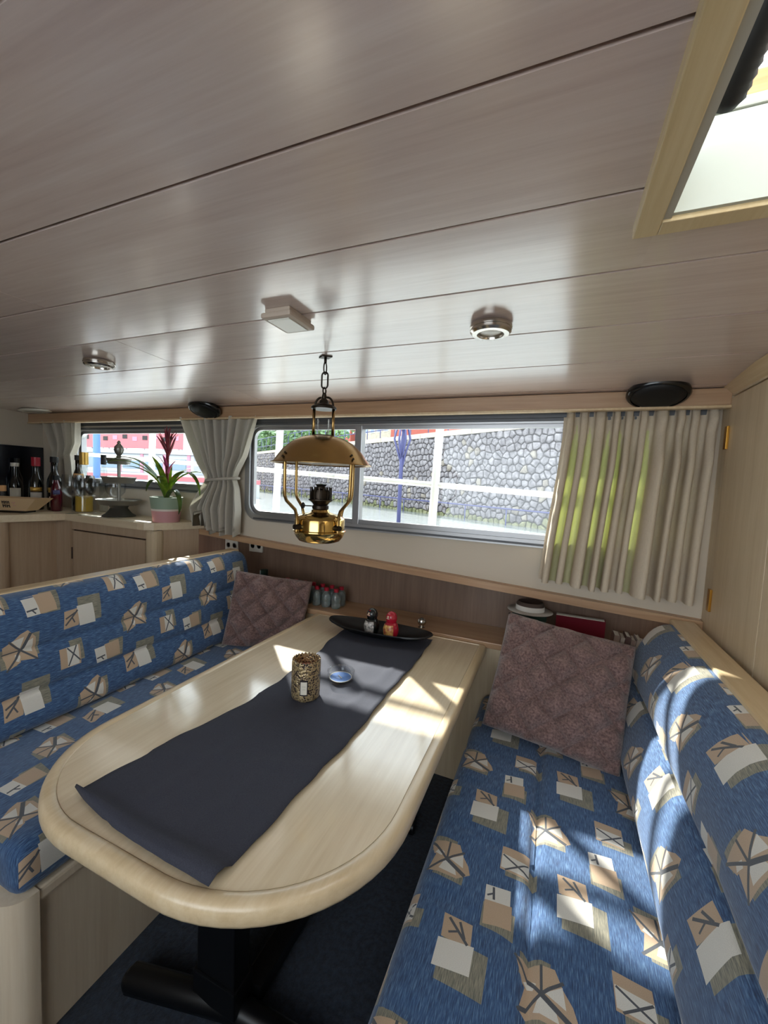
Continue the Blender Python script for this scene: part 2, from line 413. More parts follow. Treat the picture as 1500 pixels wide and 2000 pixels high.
def smooth(t): t = max(0, min(1, t)); return t * t * (3 - 2 * t)
def interp(tab, x):
    if x <= tab[0][0]: return tab[0][1]
    for (a, b), (c, d) in zip(tab, tab[1:]):
        if x <= c: return lerp(b, d, (x - a) / (c - a))
    return tab[-1][1]

# ------------------------------------------------------------------ setting: floor, ceiling
fl = B().box(-3.9, 1.15, -1.3, 2.25, -.06, 0).obj('floor', 'carpet'); struct(fl, 'dark navy carpeted cabin floor')

def cz(y):   # cambered deckhead
    return interp([(.97, 1.93), (1.24, 1.9165), (1.53, 1.9035), (1.86, 1.89), (2.06, 1.884)], y)
HX0, HX1, HY0, HY1 = .125, .53, .20, .785           # hatch opening
b = B()
def slab(b, x0, x1, ys, dz0, dz1):
    poly = [(y, cz(y) + dz0) for y in ys] + [(y, cz(y) + dz1) for y in reversed(ys)]
    b.prism(poly, x0, x1, 'x')
slab(b, -3.9, HX0 - .004, [-1.3, .97, 1.24, 1.53, 1.86, 2.06], .012, .07)
slab(b, HX1 + .004, 1.15, [-1.3, .97, 1.24, 1.53, 1.86, 2.06], .012, .07)
slab(b, HX0 - .004, HX1 + .004, [HY1 + .004, .97, 1.24, 1.53, 1.86, 2.06], .012, .07)
slab(b, HX0 - .004, HX1 + .004, [-1.3, HY0 - .004], .012, .07)
ceil = b.obj('ceiling', 'groove'); struct(ceil, 'glossy limed wood plank ceiling with dark red-brown joints')
rows = [-1.22, -.976, -.732, -.488, -.244, 0, .244, .489, .728, .973, 1.24, 1.53, 1.86, 1.93]
joints = {7: [-1.372], 9: [-1.45], 11: [-1.50], 5: [-.9], 10: [-2.9]}
G = .0036
for k in range(len(rows) - 1):
    y0, y1 = rows[k] + G, rows[k + 1] - G
    xs = [-3.84] + joints.get(k, []) + [.60]
    for xa, xb in zip(xs, xs[1:]):
        rects = [(xa + .0014, xb - .0014, y0, y1)]
        out = []
        for (a, c, d, e) in rects:
            if c > HX0 and a < HX1 and e > HY0 and d < HY1:
                out.append((a, HX0, d, e)) if a < HX0 else None
                if c > HX1: out.append((HX1, c, d, e))
                if e > HY1 + .002: out.append((max(a, HX0), min(c, HX1), HY1, e))
                if d < HY0 - .002: out.append((max(a, HX0), min(c, HX1), d, HY0))
            else: out.append((a, c, d, e))
        for (a, c, d, e) in out:
            bb = B(); bb.prism([(d, cz(d)), (e, cz(e)), (e, cz(e) + .013), (d, cz(d) + .013)], a, c, 'x')
            bb.obj('plank', 'ceilwood', ceil)

# walls: window side
wt = .05
def trimz(x): return lerp(1.111, .988, (x + 1.812) / 2.364)
def wallpiece(b, x0, x1, z0, z1, y0=2.0, y1=2.05): b.box(x0, x1, y0, y1, z0, z1)
W1 = (-1.74, .53, 1.235, 1.79); W2 = (-3.40, -2.06, 1.375, 1.775)
b = B()
wallpiece(b, -3.85, .62, 1.80, 1.90)
wallpiece(b, -3.85, W2[0], 1.0, 1.80); wallpiece(b, W2[0], W2[1], 1.125, W2[2]); wallpiece(b, W2[0], W2[1], W2[3], 1.80)
wallpiece(b, W2[1], W1[0], W1[2], 1.80); wallpiece(b, W1[1], .62, W1[2], 1.80)
wallpiece(b, W1[0], W1[1], W1[3], 1.80)
b.prism([(W2[1], trimz(W2[1]) - .01), (.62, trimz(.62) - .01), (.62, W1[2]), (W2[1], W1[2])], 2.0, 2.05, 'y')
wf = b.obj('wall_front', 'wallpale'); struct(wf, 'pale laminate wall below and around the long side windows')
# panel joints on the sill wall
for x in (-.02, -1.2):
    pass
# recess below
rb = B().box(-2.45, .62, 2.19, 2.23, .0, 1.14).obj('wall_recess', 'recesswood_shade'); struct(rb, 'shaded wood back wall of the recess under the window')
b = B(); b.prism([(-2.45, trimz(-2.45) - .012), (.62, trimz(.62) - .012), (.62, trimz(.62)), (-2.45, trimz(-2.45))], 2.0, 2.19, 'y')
struct(b.obj('trim_6', 'recesswood_shade'), 'underside board closing the recess top')
b = B().box(-1.72, .58, 1.945, 2.19, .715, .745, .004)
struct(b.obj('trim_1', 'railwood_x_shade'), 'wooden ledge behind the table end')
b = B().box(-1.72, .58, 1.965, 1.985, 0, .715)
struct(b.obj('wall_lower', 'panelwood'), 'wood panel below the ledge')
b = B()
b.prism([(-2.10, trimz(-2.10)), (.575, trimz(.575)), (.575, trimz(.575) - .034), (-2.10, trimz(-2.10) - .034)], 1.955, 2.0, 'y')
struct(b.obj('trim_2', 'railwood_x_shade'), 'wooden edge strip sloping along the bottom of the window wall')
b = B().box(-3.85, .575, 1.90, 1.925, 1.822, 1.886, .003)
struct(b.obj('trim_3', 'railwood_x_shade'), 'wooden pelmet board running above the windows')
b = B().box(-3.85, .575, 1.893, 1.928, 1.812, 1.822, .002)
struct(b.obj('trim_4', 'railwood_y'), 'pale lower lip of the pelmet')
# curtain track (dark) above windows
b = B().box(-3.8, .56, 1.93, 1.985, 1.826, 1.842).box(-3.8, .56, 1.975, 1.998, 1.80, 1.826)
struct(b.obj('trim_5', 'aludark'), 'dark metal curtain track under the pelmet')
# bulkhead left
b = B().box(-3.9, -3.85, -1.3, 2.05, 0, 1.93)
wl = struct(b.obj('wall_left', 'wallcream'), 'cream bulkhead at the galley end')
b = B().box(-3.85, -3.838, .4, 1.995, 1.17, 1.632)
b.obj('backsplash', 'navy', wl)['label'] = 'glossy black backsplash panel'
b = B().box(-3.85, -1.4, -1.3, -1.25, 0, 1.94).box(.40, 1.15, -1.3, -1.25, 0, 1.94).box(-1.4, .40, -1.3, -1.25, 0, .9)
struct(b.obj('wall_back', 'panelwood'), 'unseen wood bulkhead behind the viewer, its opening sized for fill light')  # unseen wall added to limit rear light, opening sized for the fill
wr = struct(B().box(1.1, 1.15, -1.3, 2.05, 0, 1.93).obj('wall_right', 'panelwood'), 'wood bulkhead behind the tall cabinet')

# windows -----------------------------------------------------------
def rrect(x0, x1, z0, z1, r, n=6):
    pts = []
    for cx, cz_, a0 in ((x1 - r, z1 - r, 0), (x0 + r, z1 - r, 90), (x0 + r, z0 + r, 180), (x1 - r, z0 + r, 270)):
        for i in range(n + 1):
            a = radians(a0 + 90 * i / n); pts.append((cx + r * cos(a), cz_ + r * sin(a)))
    return pts
def ring(b, outer, inner, y0, y1):
    n = len(outer)
    vs = [(x, y0, z) for x, z in outer] + [(x, y0, z) for x, z in inner] + [(x, y1, z) for x, z in outer] + [(x, y1, z) for x, z in inner]
    fs = []
    for i in range(n):
        j = (i + 1) % n
        fs += [(i, j, n + j, n + i), (2 * n + i, 3 * n + i, 3 * n + j, 2 * n + j), (i, 2 * n + i, 2 * n + j, j), (n + i, n + j, 3 * n + j, 3 * n + i)]
    b.add(vs, fs)
def window(name, R, mull, label, r=.075):
    x0, x1, z0, z1 = R
    b = B(); ring(b, rrect(x0 - .022, x1 + .022, z0 - .022, z1 + .012, r + .02), rrect(x0 + .012, x1 - .012, z0 + .012, z1 - .012, r), 1.985, 2.0)
    fr = b.obj(name, 'alu'); struct(fr, label)
    b = B(); ring(b, rrect(x0, x1, z0, z1, r), rrect(x0 + .03, x1 - .03, z0 + .035, z1 - .03, r * .7), 2.005, 2.03)
    b.obj('inner_frame', 'alu', fr)
    b = B(); ring(b, rrect(x0 - .01, x1 + .01, z0 - .01, z1 + .01, r), rrect(x0 + .004, x1 - .004, z0 + .004, z1 - .004, r * .9), 2.03, 2.06)
    b.obj('outer_frame', 'alu', fr)
    xs = [x0 + .02] + mull + [x1 - .02]
    for i, xm in enumerate(mull):
        B().box(xm - .02, xm + .02, 1.992, 2.04, z0 + .01, z1 - .01, .003).obj('mullion', 'alu', fr)
    for i, (a, c) in enumerate(zip(xs, xs[1:])):
        y = 2.012 + .012 * (i % 2)
        B().box(a, c, y, y + .005, z0 + .02, z1 - .02).obj('pane', 'pane', fr)
    B().box(x0 + .06, x1 - .06, 1.978, 1.992, z1 - .004, z1 + .010, .002).obj('track', 'aludark', fr)
    B().box(x0 + .05, x1 - .05, 1.981, 1.993, z0 - .014, z0 - .004, .002).obj('drip_rail', 'aludark', fr)
    return fr
window('window_1', W1, [-1.0], 'long aluminium framed sliding window with rounded corners')
window('window_2', W2, [], 'smaller aluminium framed window above the galley counter', .06)

# hatch -------------------------------------------------------------
ht = thing('roof_hatch', 'open roof hatch with pale wood surround and white coaming in the ceiling', 'hatch', (.33, .5, 1.93))
def L_(x, y, z): return (x - .33, y - .5, z - 1.93)
def hbox(name, mat, x0, x1, y0, y1, z0, z1, bev=.002):
    a = L_(x0, y0, z0); c = L_(x1, y1, z1)
    return B().box(a[0], c[0], a[1], c[1], a[2], c[2], bev).obj(name, mat, ht)
fw = .036
hbox('frame_side', 'hatchwood', HX0 - fw, HX0, HY0 - fw, HY1 + fw, 1.908, 1.93)
hbox('frame_side', 'hatchwood', HX1, HX1 + fw, HY0 - fw, HY1 + fw, 1.908, 1.93)
hbox('frame_end', 'hatchwood', HX0, HX1, HY1, HY1 + fw, 1.908, 1.93)
hbox('frame_end', 'hatchwood', HX0, HX1, HY0 - fw, HY0, 1.908, 1.93)
lt = .012
hbox('liner', 'greypaint', HX0, HX0 + lt, HY0, HY1, 1.912, 2.004, 0); hbox('liner', 'greypaint', HX1 - lt, HX1, HY0, HY1, 1.912, 2.004, 0)
hbox('liner', 'coamingpaint', HX0 + lt, HX1 - lt, HY1 - lt * .6, HY1, 1.916, 2.004, 0); hbox('liner', 'greypaint', HX0 + lt, HX1 - lt, HY0, HY0 + lt, 1.916, 2.004, 0)
hbox('coaming', 'coamingpaint', HX0 - .03, HX1 + .03, HY1 + .005, HY1 + .03, 2.0, 2.055, .003)
hbox('coaming', 'coamingpaint', HX0 - .03, HX1 + .03, HY0 - .03, HY0 - .005, 2.0, 2.055, .003)
hbox('coaming', 'coamingpaint', HX0 - .03, HX0 - .005, HY0 - .005, HY1 + .005, 2.0, 2.02, .003)
hbox('coaming', 'coamingpaint', HX1 + .005, HX1 + .03, HY0 - .005, HY1 + .005, 2.0, 2.055, .003)
hbox('rim', 'coamingpaint', HX0 - .035, HX1 + .035, HY1 + .003, HY1 + .045, 2.056, 2.072, .003)
hbox('teak_board', 'teak', HX0 - .035, HX1 + .035, HY1 + .02, HY1 + .05, 2.073, 2.118, .003)
hbox('teak_board', 'teak', HX1 + .02, HX1 + .05, HY0 - .03, HY1 + .02, 2.056, 2.10, .003)
# ribbed black grip handle hanging in the opening
p0, p1 = Vector((.170, .715, 2.002)), Vector((.204, .485, 2.118))
pts = []; rr = []
N = 46
for i in range(N + 1):
    t = i / N; pts.append(p0.lerp(p1, t)); e = min(1, i / 4); rr.append(.021 * sqrt(max(.02, 1 - (1 - e) ** 2)) * (1 + (.10 if i % 2 else 0)))
g = B().tube(pts, rr, 14).obj('grip_handle', 'rubber', None, True, angle=50)
tag(g, 'ribbed black rubber grip handle hanging in the open roof hatch', 'handle')
hbox('stay_cord', 'blackmatte', .262, .266, .5, .83, 2.12, 2.124, 0)
hbox('lid', 'whitepaint', HX0 - .03, HX1 + .05, HY0 - .06, HY0 - .035, 2.06, 2.55, .004)

# right tall cabinet ------------------------------------------------
cb = thing('wall_cabinet', 'tall pale wood cabinet with brass hinged doors beside the right-hand bench', 'cabinet', (.58, 1.0, 0))
def cbx(name, mat, x0, x1, y0, y1, z0, z1, bev=.0015, par=None):
    return B().box(x0 - .58, x1 - .58, y0 - 1, y1 - 1, z0, z1, bev).obj(name, mat, par or cb)
cbx('body', 'darkgap', .592, 1.08, .05, 1.975, .0, 1.89, 0)
cbx('stile', 'panelwood', .576, .592, 1.905, 1.985, .86, 1.885)
cbx('top_rail', 'panelwood', .576, .592, .05, 1.905, 1.855, 1.885)
cbx('bottom_rail', 'panelwood', .576, .592, .05, 1.905, .86, .935)
for a, c in ((1.510, 1.900), (.90, 1.506), (.30, .896)):
    d = cbx('door', 'panelwood', .574, .592, a, c, .947, 1.848)
    if a > 1.4:
        for z in (1.66, 1.045):
            h = cbx('hinge', 'hinge', .566, .574, c - .012, c + .014, z, z + .085, .001, d)
cbx('plinth', 'panelwood', .58, .592, .05, 1.95, .0, .86)
# cornice along the right side
b = B(); b.prism([(.60, 1.885), (.535, 1.929), (.60, 1.929)], .05, 1.24, 'y'); b.prism([(.60, 1.84), (.535, 1.90), (.60, 1.90)], 1.24, 1.96, 'y')
struct(b.obj('trim_7', 'railwood_y'), 'sloping wooden cornice between cabinet and ceiling')

# ------------------------------------------------------------------ cushions
def cushion(b, x0, x1, y0, y1, z0, z1, r, nu, nv, nw, disp=None):
    """rounded box, faces gridded; returns with uv per loop stored as (face axis, coords)"""
    core0 = Vector((x0 + r, y0 + r, z0 + r)); core1 = Vector((x1 - r, y1 - r, z1 - r)); c = (core0 + core1) / 2
    faces = []
    def pos(p):
        q = Vector((min(max(p[0], core0.x), core1.x), min(max(p[1], core0.y), core1.y), min(max(p[2], core0.z), core1.z)))
        d = Vector(p) - q
        if d.length > 1e-9: q = q + d.normalized() * r
        return q
    def sub(a, c_, n):
        return [a + (c_ - a) * (.5 - .5 * cos(pi * i / n)) * 1.0 if n < 6 else a + (c_ - a) * i / n for i in range(n + 1)]
    def axis_list(a, c_, n):
        L = [a, a + r * .18, a + r * .5, a + r] + [a + r + (c_ - a - 2 * r) * i / n for i in range(1, n)] + [c_ - r, c_ - r * .5, c_ - r * .18, c_]
        return L
    X, Y, Z = axis_list(x0, x1, nu), axis_list(y0, y1, nv), axis_list(z0, z1, nw)
    def face(A, C, f):
        n = len(A); vs = [pos(f(a, c_)) for c_ in C for a in A]
        fs = [(j * n + i, j * n + i + 1, (j + 1) * n + i + 1, (j + 1) * n + i) for j in range(len(C) - 1) for i in range(n - 1)]
        b.add(vs, fs)
    face(X, Y, lambda a, c_: (a, c_, z1)); face(X, Y, lambda a, c_: (a, c_, z0))
    face(X, Z, lambda a, c_: (a, y0, c_)); face(X, Z, lambda a, c_: (a, y1, c_))
    face(Y, Z, lambda a, c_: (x0, a, c_)); face(Y, Z, lambda a, c_: (x1, a, c_))
    return b
def cushion_obj(name, mat, dims, r, n, uvf, disp=None, parent=None):
    b = B(); cushion(b, *dims, r, *n)
    me = b.mesh(name, True, 1e-5)
    rest = [v.co.copy() for v in me.vertices]; nor = [v.normal.copy() for v in me.vertices]
    uvl = me.uv_layers.new(name='UVMap')
    for pl in me.polygons:
        for li in pl.loop_indices:
            vi = me.loops[li].vertex_index; uvl.data[li].uv = uvf(rest[vi], pl.normal)
    if disp:
        for v in me.vertices: v.co = disp(rest[v.index], nor[v.index])
    me.update()
    return link(name, me, mat, parent)
def groove(d, w): return math.exp(-(d / w) ** 2)

# LEFT BENCH
lb = thing('bench', 'left pale wood bench base with rounded corner post and back board', 'bench', (-1.4, 1.25, 0))
def lbx(name, mat, x0, x1, y0, y1, z0, z1, bev=.002): return B().box(x0 + 1.4, x1 + 1.4, y0 - 1.25, y1 - 1.25, z0, z1, bev).obj(name, mat, lb)
lbx('front_panel', 'panelpale', -1.145, -1.127, .555, 1.96, .0, .395)
lbx('rim', 'panelpale', -1.165, -1.113, .555, 1.96, .395, .43, .008)
lbx('end_panel', 'panelpale', -1.74, -1.19, .503, .52, .0, .395)
lbx('end_rim', 'panelpale', -1.74, -1.19, .491, .535, .395, .43, .008)
b = B(); pr = [(0, 0)]
poly = [(-1.20, .555), (-1.20, .490)] + [(-1.165 + .055 * sin(a), .545 - .055 * cos(a)) for a in [pi / 2 * i / 8 for i in range(9)]] + [(-1.11, .555)]
b = B().prism([(x + 1.4, y - 1.25) for x, y in poly], 0, .432); b.obj('corner_post', 'panelpale', lb, True, angle=40)
lbx('deck', 'panelpale', -1.74, -1.165, .535, 1.96, .38, .395, 0)
lbx('back_board', 'panelwood', -1.80, -1.77, .30, 1.96, .0, 1.0)
lbx('top_rail', 'railwood_y', -1.815, -1.745, .25, 1.93, 1.0, 1.035, .008)

def seat_disp(x_seam, yseams, amp=.012):
    def f(p, n):
        q = p.copy()
        if n.z > .3:
            g_ = 0
            if x_seam is not None: g_ += groove(p.x - x_seam, .010) * 1.6
            for ys, slope in yseams: g_ += groove(p.y - ys - slope * (p.x), .008) * .55
            puff = .010 * mnoise.noise(Vector((p.x * 5, p.y * 4, 1.3)))
            q.z += puff - amp * g_
        return q
    return f
c = cushion_obj('seat_cushion', 'uphol_left', (-1.70, -1.112, .508, 1.95, .432, .562), .036, (26, 60, 4),
                lambda p, n: (p.y, .50 - (p.x + 1.6) + ((p.z - .562) if n.x > .7 else 0)) if abs(n.y) < .7 else (p.z, .5 - p.x), seat_disp(None, [(.93, 0), (1.4, 0)]))
tag(c, 'blue patterned seat cushion on the left bench, partly under the table', 'cushion')
def lback_disp(p, n):
    q = p.copy()
    t = (p.z - .54) / .48; q.x += -.10 * t + .02
    if n.x > .2:
        g_ = sum(groove(p.z - z, .007) for z in (.70, .84))
        q.x += -.011 * g_ + .010 * sin(pi * min(1, max(0, ((p.z - .53) / .16) % 1.0))) + .006 * mnoise.noise(Vector((p.y * 4, p.z * 6, 3)))
    return q
c = cushion_obj('back_cushion', 'uphol_left', (-1.735, -1.61, .30, 1.945, .566, 1.03), .05, (4, 70, 40),
                lambda p, n: (p.y, p.z + (0 if abs(n.z) < .7 else -p.x - 1.63)), lback_disp)
tag(c, 'blue patterned backrest cushion of the left bench', 'cushion')

# RIGHT BENCH
rbn = thing('bench', 'right pale wood bench base below the sunlit blue seat', 'bench', (.1, 1.1, 0))
def rbx(name, mat, x0, x1, y0, y1, z0, z1, bev=.002): return B().box(x0 - .1, x1 - .1, y0 - 1.1, y1 - 1.1, z0, z1, bev).obj(name, mat, rbn)
rbx('front_panel', 'recesswood_shade', -.215, -.20, .25, 1.96, 0, .37)
rbx('deck', 'panelwood', -.20, .46, .25, 1.96, .355, .37, 0)
rbx('end_panel', 'panelwood', -.20, .46, .25, .265, 0, .355)
rbx('back_board', 'panelwood', .50, .525, .20, 1.955, 0, .955)
rbx('top_rail', 'railwood_y', .462, .548, .18, 1.955, .955, .982, .008)
def rseat_disp(p, n):
    q = p.copy()
    if n.z > .3:
        g_ = groove(p.x - .018, .011) * 1.6
        for y0 in (.62, .86, 1.08, 1.26, 1.45):
            if p.x < .018: g_ += groove(p.y - y0 + .28 * (p.x - .018) + .25 * (p.x - .018) ** 2, .006) * .45
        q.z += -.012 * g_ + .010 * mnoise.noise(Vector((p.x * 5, p.y * 4, 7.3))) + .006 * sin(pi * max(0, min(1, (p.x - .018) / .26)))
        q.z += .004 * sin(pi * max(0, min(1, (.018 - p.x) / .26)))
    return q
c = cushion_obj('seat_cushion', 'uphol_seat', (-.255, .36, .22, 1.955, .372, .505), .045, (44, 90, 4),
                lambda p, n: (-p.y, p.x + (p.z - .5 if n.x < -.7 else 0)) if abs(n.y) < .7 else (p.z, p.x), rseat_disp)
tag(c, 'long blue patterned seat cushion of the right bench with sun patches', 'cushion')
def rback_disp(p, n):
    q = p.copy()
    t = (p.z - .50) / .46; q.x += .135 * t
    if n.x < -.2:
        g_ = groove(p.z - .735, .010) * 1.3
        bul = .022 * sin(pi * max(0, min(1, (p.z - .50) / .235))) + .026 * sin(pi * max(0, min(1, (p.z - .735) / .225)))
        q.x += .012 * g_ - bul + .006 * mnoise.noise(Vector((p.y * 4, p.z * 6, 9)))
    return q
c = cushion_obj('back_cushion', 'uphol_back', (.27, .372, .20, 1.945, .513, .972), .05, (4, 80, 40),
                lambda p, n: (-p.y, p.z + (0 if abs(n.z) < .7 else p.x - .29)), rback_disp)
tag(c, 'blue patterned backrest cushion of the right bench below the wooden rail', 'cushion')

# ------------------------------------------------------------------ table
tb = thing('dining_table', 'pale oak dining table with rounded near end on black pedestal legs', 'table', (-.72, 1.2, 0))
TX0, TX1, TY0, TY1 = -1.195, -.25, .478, 1.935
def outline(ins):
    x0, x1, y0, y1 = TX0 + ins, TX1 - ins, TY0 + ins, TY1 - ins * .3
    rl, rr_ = (.30 - ins), (.36 - ins); pts = [(x1, y1), (x0, y1)]
    for i in range(17):
        a = pi / 2 * i / 16; pts.append((x0 + rl * 1.05 - rl * 1.05 * cos(a), y0 + rl - rl * sin(a)))
    for i in range(17):
        a = pi / 2 * i / 16; pts.append((x1 - rr_ * 1.05 + rr_ * 1.05 * sin(a), y0 + rr_ - rr_ * cos(a)))
    return [(x + .72, y - 1.2) for x, y in pts]
o_in = outline(.034)
B().prism(o_in, .694, .730).obj('tabletop', 'tablewood', tb)
b = B(); prof = [(.0345, .688), (.010, .688), (.003, .692), (.0, .699), (.0, .711), (.0015, .721), (.006, .729), (.014, .7322), (.031, .7322), (.0345, .7285)]
rings = [[(x, y, z) for x, y in outline(ins)] for ins, z in prof]; n = len(o_in)
vs = [v for r_ in rings for v in r_]; fs = []
for j in range(len(prof)):
    j2 = (j + 1) % len(prof)
    for i in range(n): fs.append((j * n + i, j * n + (i + 1) % n, j2 * n + (i + 1) % n, j2 * n + i))
b.add(vs, fs).obj('edge_band', 'bandwood', tb, True, angle=50)
def tbx(name, mat, x0, x1, y0, y1, z0, z1, bev=.004): return B().box(x0 + .72, x1 + .72, y0 - 1.2, y1 - 1.2, z0, z1, bev).obj(name, mat, tb)
for y in (.80, 1.56):
    tbx('leg', 'blackmetal', -.815, -.685, y - .03, y + .03, .05, .67)
    tbx('leg_sleeve', 'blackmetal', -.823, -.677, y - .037, y + .037, .05, .13)
    tbx('mounting_plate', 'blackmetal', -.90, -.60, y - .06, y + .06, .668, .694)
    B().tube([(-1.03 + .72, y - .07 - 1.2, .034), (-1.02 + .72, y - .07 - 1.2, .034), (-.72 + .72, y - 1.2, .034), (-.45 + .72, y + .01 - 1.2, .034)], [.026, .034, .034, .030], 12).obj('foot', 'blackmetal', tb, True, angle=50)
tbx('cross_bar', 'blackmetal', -.715, -.655, .84, 1.52, .02, .07)

# runner
def runner():
    b = B(); nu, nv = 26, 84
    def fn(u, v):
        y = lerp(.522, 1.86, v)
        xl = interp([(0, -.985), (.03, -.972), (.3, -.905), (.5, -.875), (.75, -.90), (1, -.935)], v) + .006 * sin(v * 21) + .003 * sin(v * 53)
        xr = interp([(0, -.53), (.1, -.512), (.3, -.497), (.6, -.490), (1, -.488)], v) + .004 * sin(v * 17 + 1) + .002 * sin(v * 61)
        x = lerp(xl, xr, u)
        if v < .03: y = .522 + v * 1.34 + (1 - v / .03) * (.045 * (1 - u) ** 3)
        z = .7385 + .0022 * mnoise.noise(Vector((x * 9, y * 7, 2))) + .0012 * mnoise.noise(Vector((x * 30, y * 6, 5)))
        z += .0035 * groove(abs(u - .36), .012) * (1 - v) + .0035 * groove(v - .16 - .1 * u, .01) + .0025 * groove(v - .42 + .06 * u, .008) + .003 * groove(u - .7 - .2 * v, .02) + .0016 * mnoise.noise(Vector((x * 22, y * 16, 8)))
        if v < .035: z += .010 * sin(pi * min(1, v / .035)) * (1.2 + .3 * sin(u * 9))
        return (x + .72, y - 1.2, max(z, .7362))
    b.grid(fn, nu, nv)
    o = b.obj('table_runner', 'runnercloth', None, True, fix=True); o.location = (-.72, 1.2, 0)
    sm = o.modifiers.new('thickness', 'SOLIDIFY'); sm.thickness = .0018; sm.offset = 1
    tag(o, 'dark charcoal cloth runner lying lengthwise on the table', 'runner')
runner()

# candle jar
cj = thing('candle_jar', 'damask patterned glass candle jar with white label on the runner', 'candle', (-.738, 1.148, .7415))
n = 64; sc_prof = [(.044, 0), (.0475, .006), (.0485, .02), (.0485, .118)]
b = B().lathe(sc_prof, n=48)
b.f = [f for f in b.f if not (len(f) > 4 and min(f) >= 48 * 3)]
vs = []; k = 48
ringv = lambda r, z, amp: [(r * cos(2 * pi * i / k), r * sin(2 * pi * i / k), z + (amp if i % 2 else 0)) for i in range(k)]
o0 = len(b.v); b.add(ringv(.0485, .118, 0) + ringv(.0475, .128, .006) + ringv(.0415, .128, .006) + ringv(.041, .094, 0), [])
for j in range(3):
    for i in range(k): b.f.append((o0 + j * k + i, o0 + j * k + (i + 1) % k, o0 + (j + 1) * k + (i + 1) % k, o0 + (j + 1) * k + i))
b.obj('jar', 'damask', cj, True, 1e-5, 45)
B().lathe([(.0405, .085), (.0405, .098), (.02, .099), (1e-6, .099)], n=32).obj('wax', 'wax', cj, True, angle=40)
B().tube([(0, 0, .099), (.001, 0, .104), (.002, .001, .111)], .0012, 6).obj('wick', 'blackmatte', cj)
ang = math.atan2(-1.165, .735) - .12
def curved_label(R, a0, a1, z0, z1, th, n=8):
    b = B(); vs = []; fs = []
    for i in range(n + 1):
        a = lerp(a0, a1, i / n)
        for r in (R, R + th):
            for z in (z0, z1): vs.append((r * cos(a), r * sin(a), z))
    for i in range(n):
        o = i * 4
        fs += [(o + 2, o + 6, o + 7, o + 3), (o, o + 1, o + 5, o + 4), (o + 1, o + 3, o + 7, o + 5), (o, o + 4, o + 6, o + 2)]
    fs += [(0, 2, 3, 1), (n * 4, n * 4 + 1, n * 4 + 3, n * 4 + 2)]
    return b.add(vs, fs)
curved_label(.0485, ang - .27, ang + .27, .024, .078, .0012).obj('label_border', 'labeldark', cj)
lbp = curved_label(.0493, ang - .21, ang + .21, .029, .072, .0012).obj('label', 'paper', cj)
curved_label(.0503, ang - .12, ang + .12, .056, .058, .0006).obj('print_line', 'papergrey', lbp)
curved_label(.0503, ang - .10, ang + .10, .046, .048, .0006).obj('print_line', 'papergrey', lbp)

# ashtray
at = thing('ashtray', 'round clear glass ashtray with blue base beside the candle', 'ashtray', (-.688, 1.305, .7415))
prof = [(1e-6, 0), (.045, 0), (.0485, .004), (.052, .034), (.0495, .036), (.0465, .034), (.0425, .009), (1e-6, .008)]
B().lathe(prof, n=40).obj('bowl', 'glassware', at, True, angle=60)
B().lathe([(1e-6, .0083), (.039, .0083), (.039, .0095), (1e-6, .0095)], n=32).obj('blue_disc', 'water_blue', at)
B().lathe([(.039, .0083), (.0415, .0083), (.0415, .0105), (.039, .0105), (.039, .0083)], n=32).obj('white_ring', 'whiteenamel', at)
B().tube([(-.012, .004, .0115), (.010, -.010, .0115)], .0016, 6).obj('white_mark', 'whiteenamel', at)

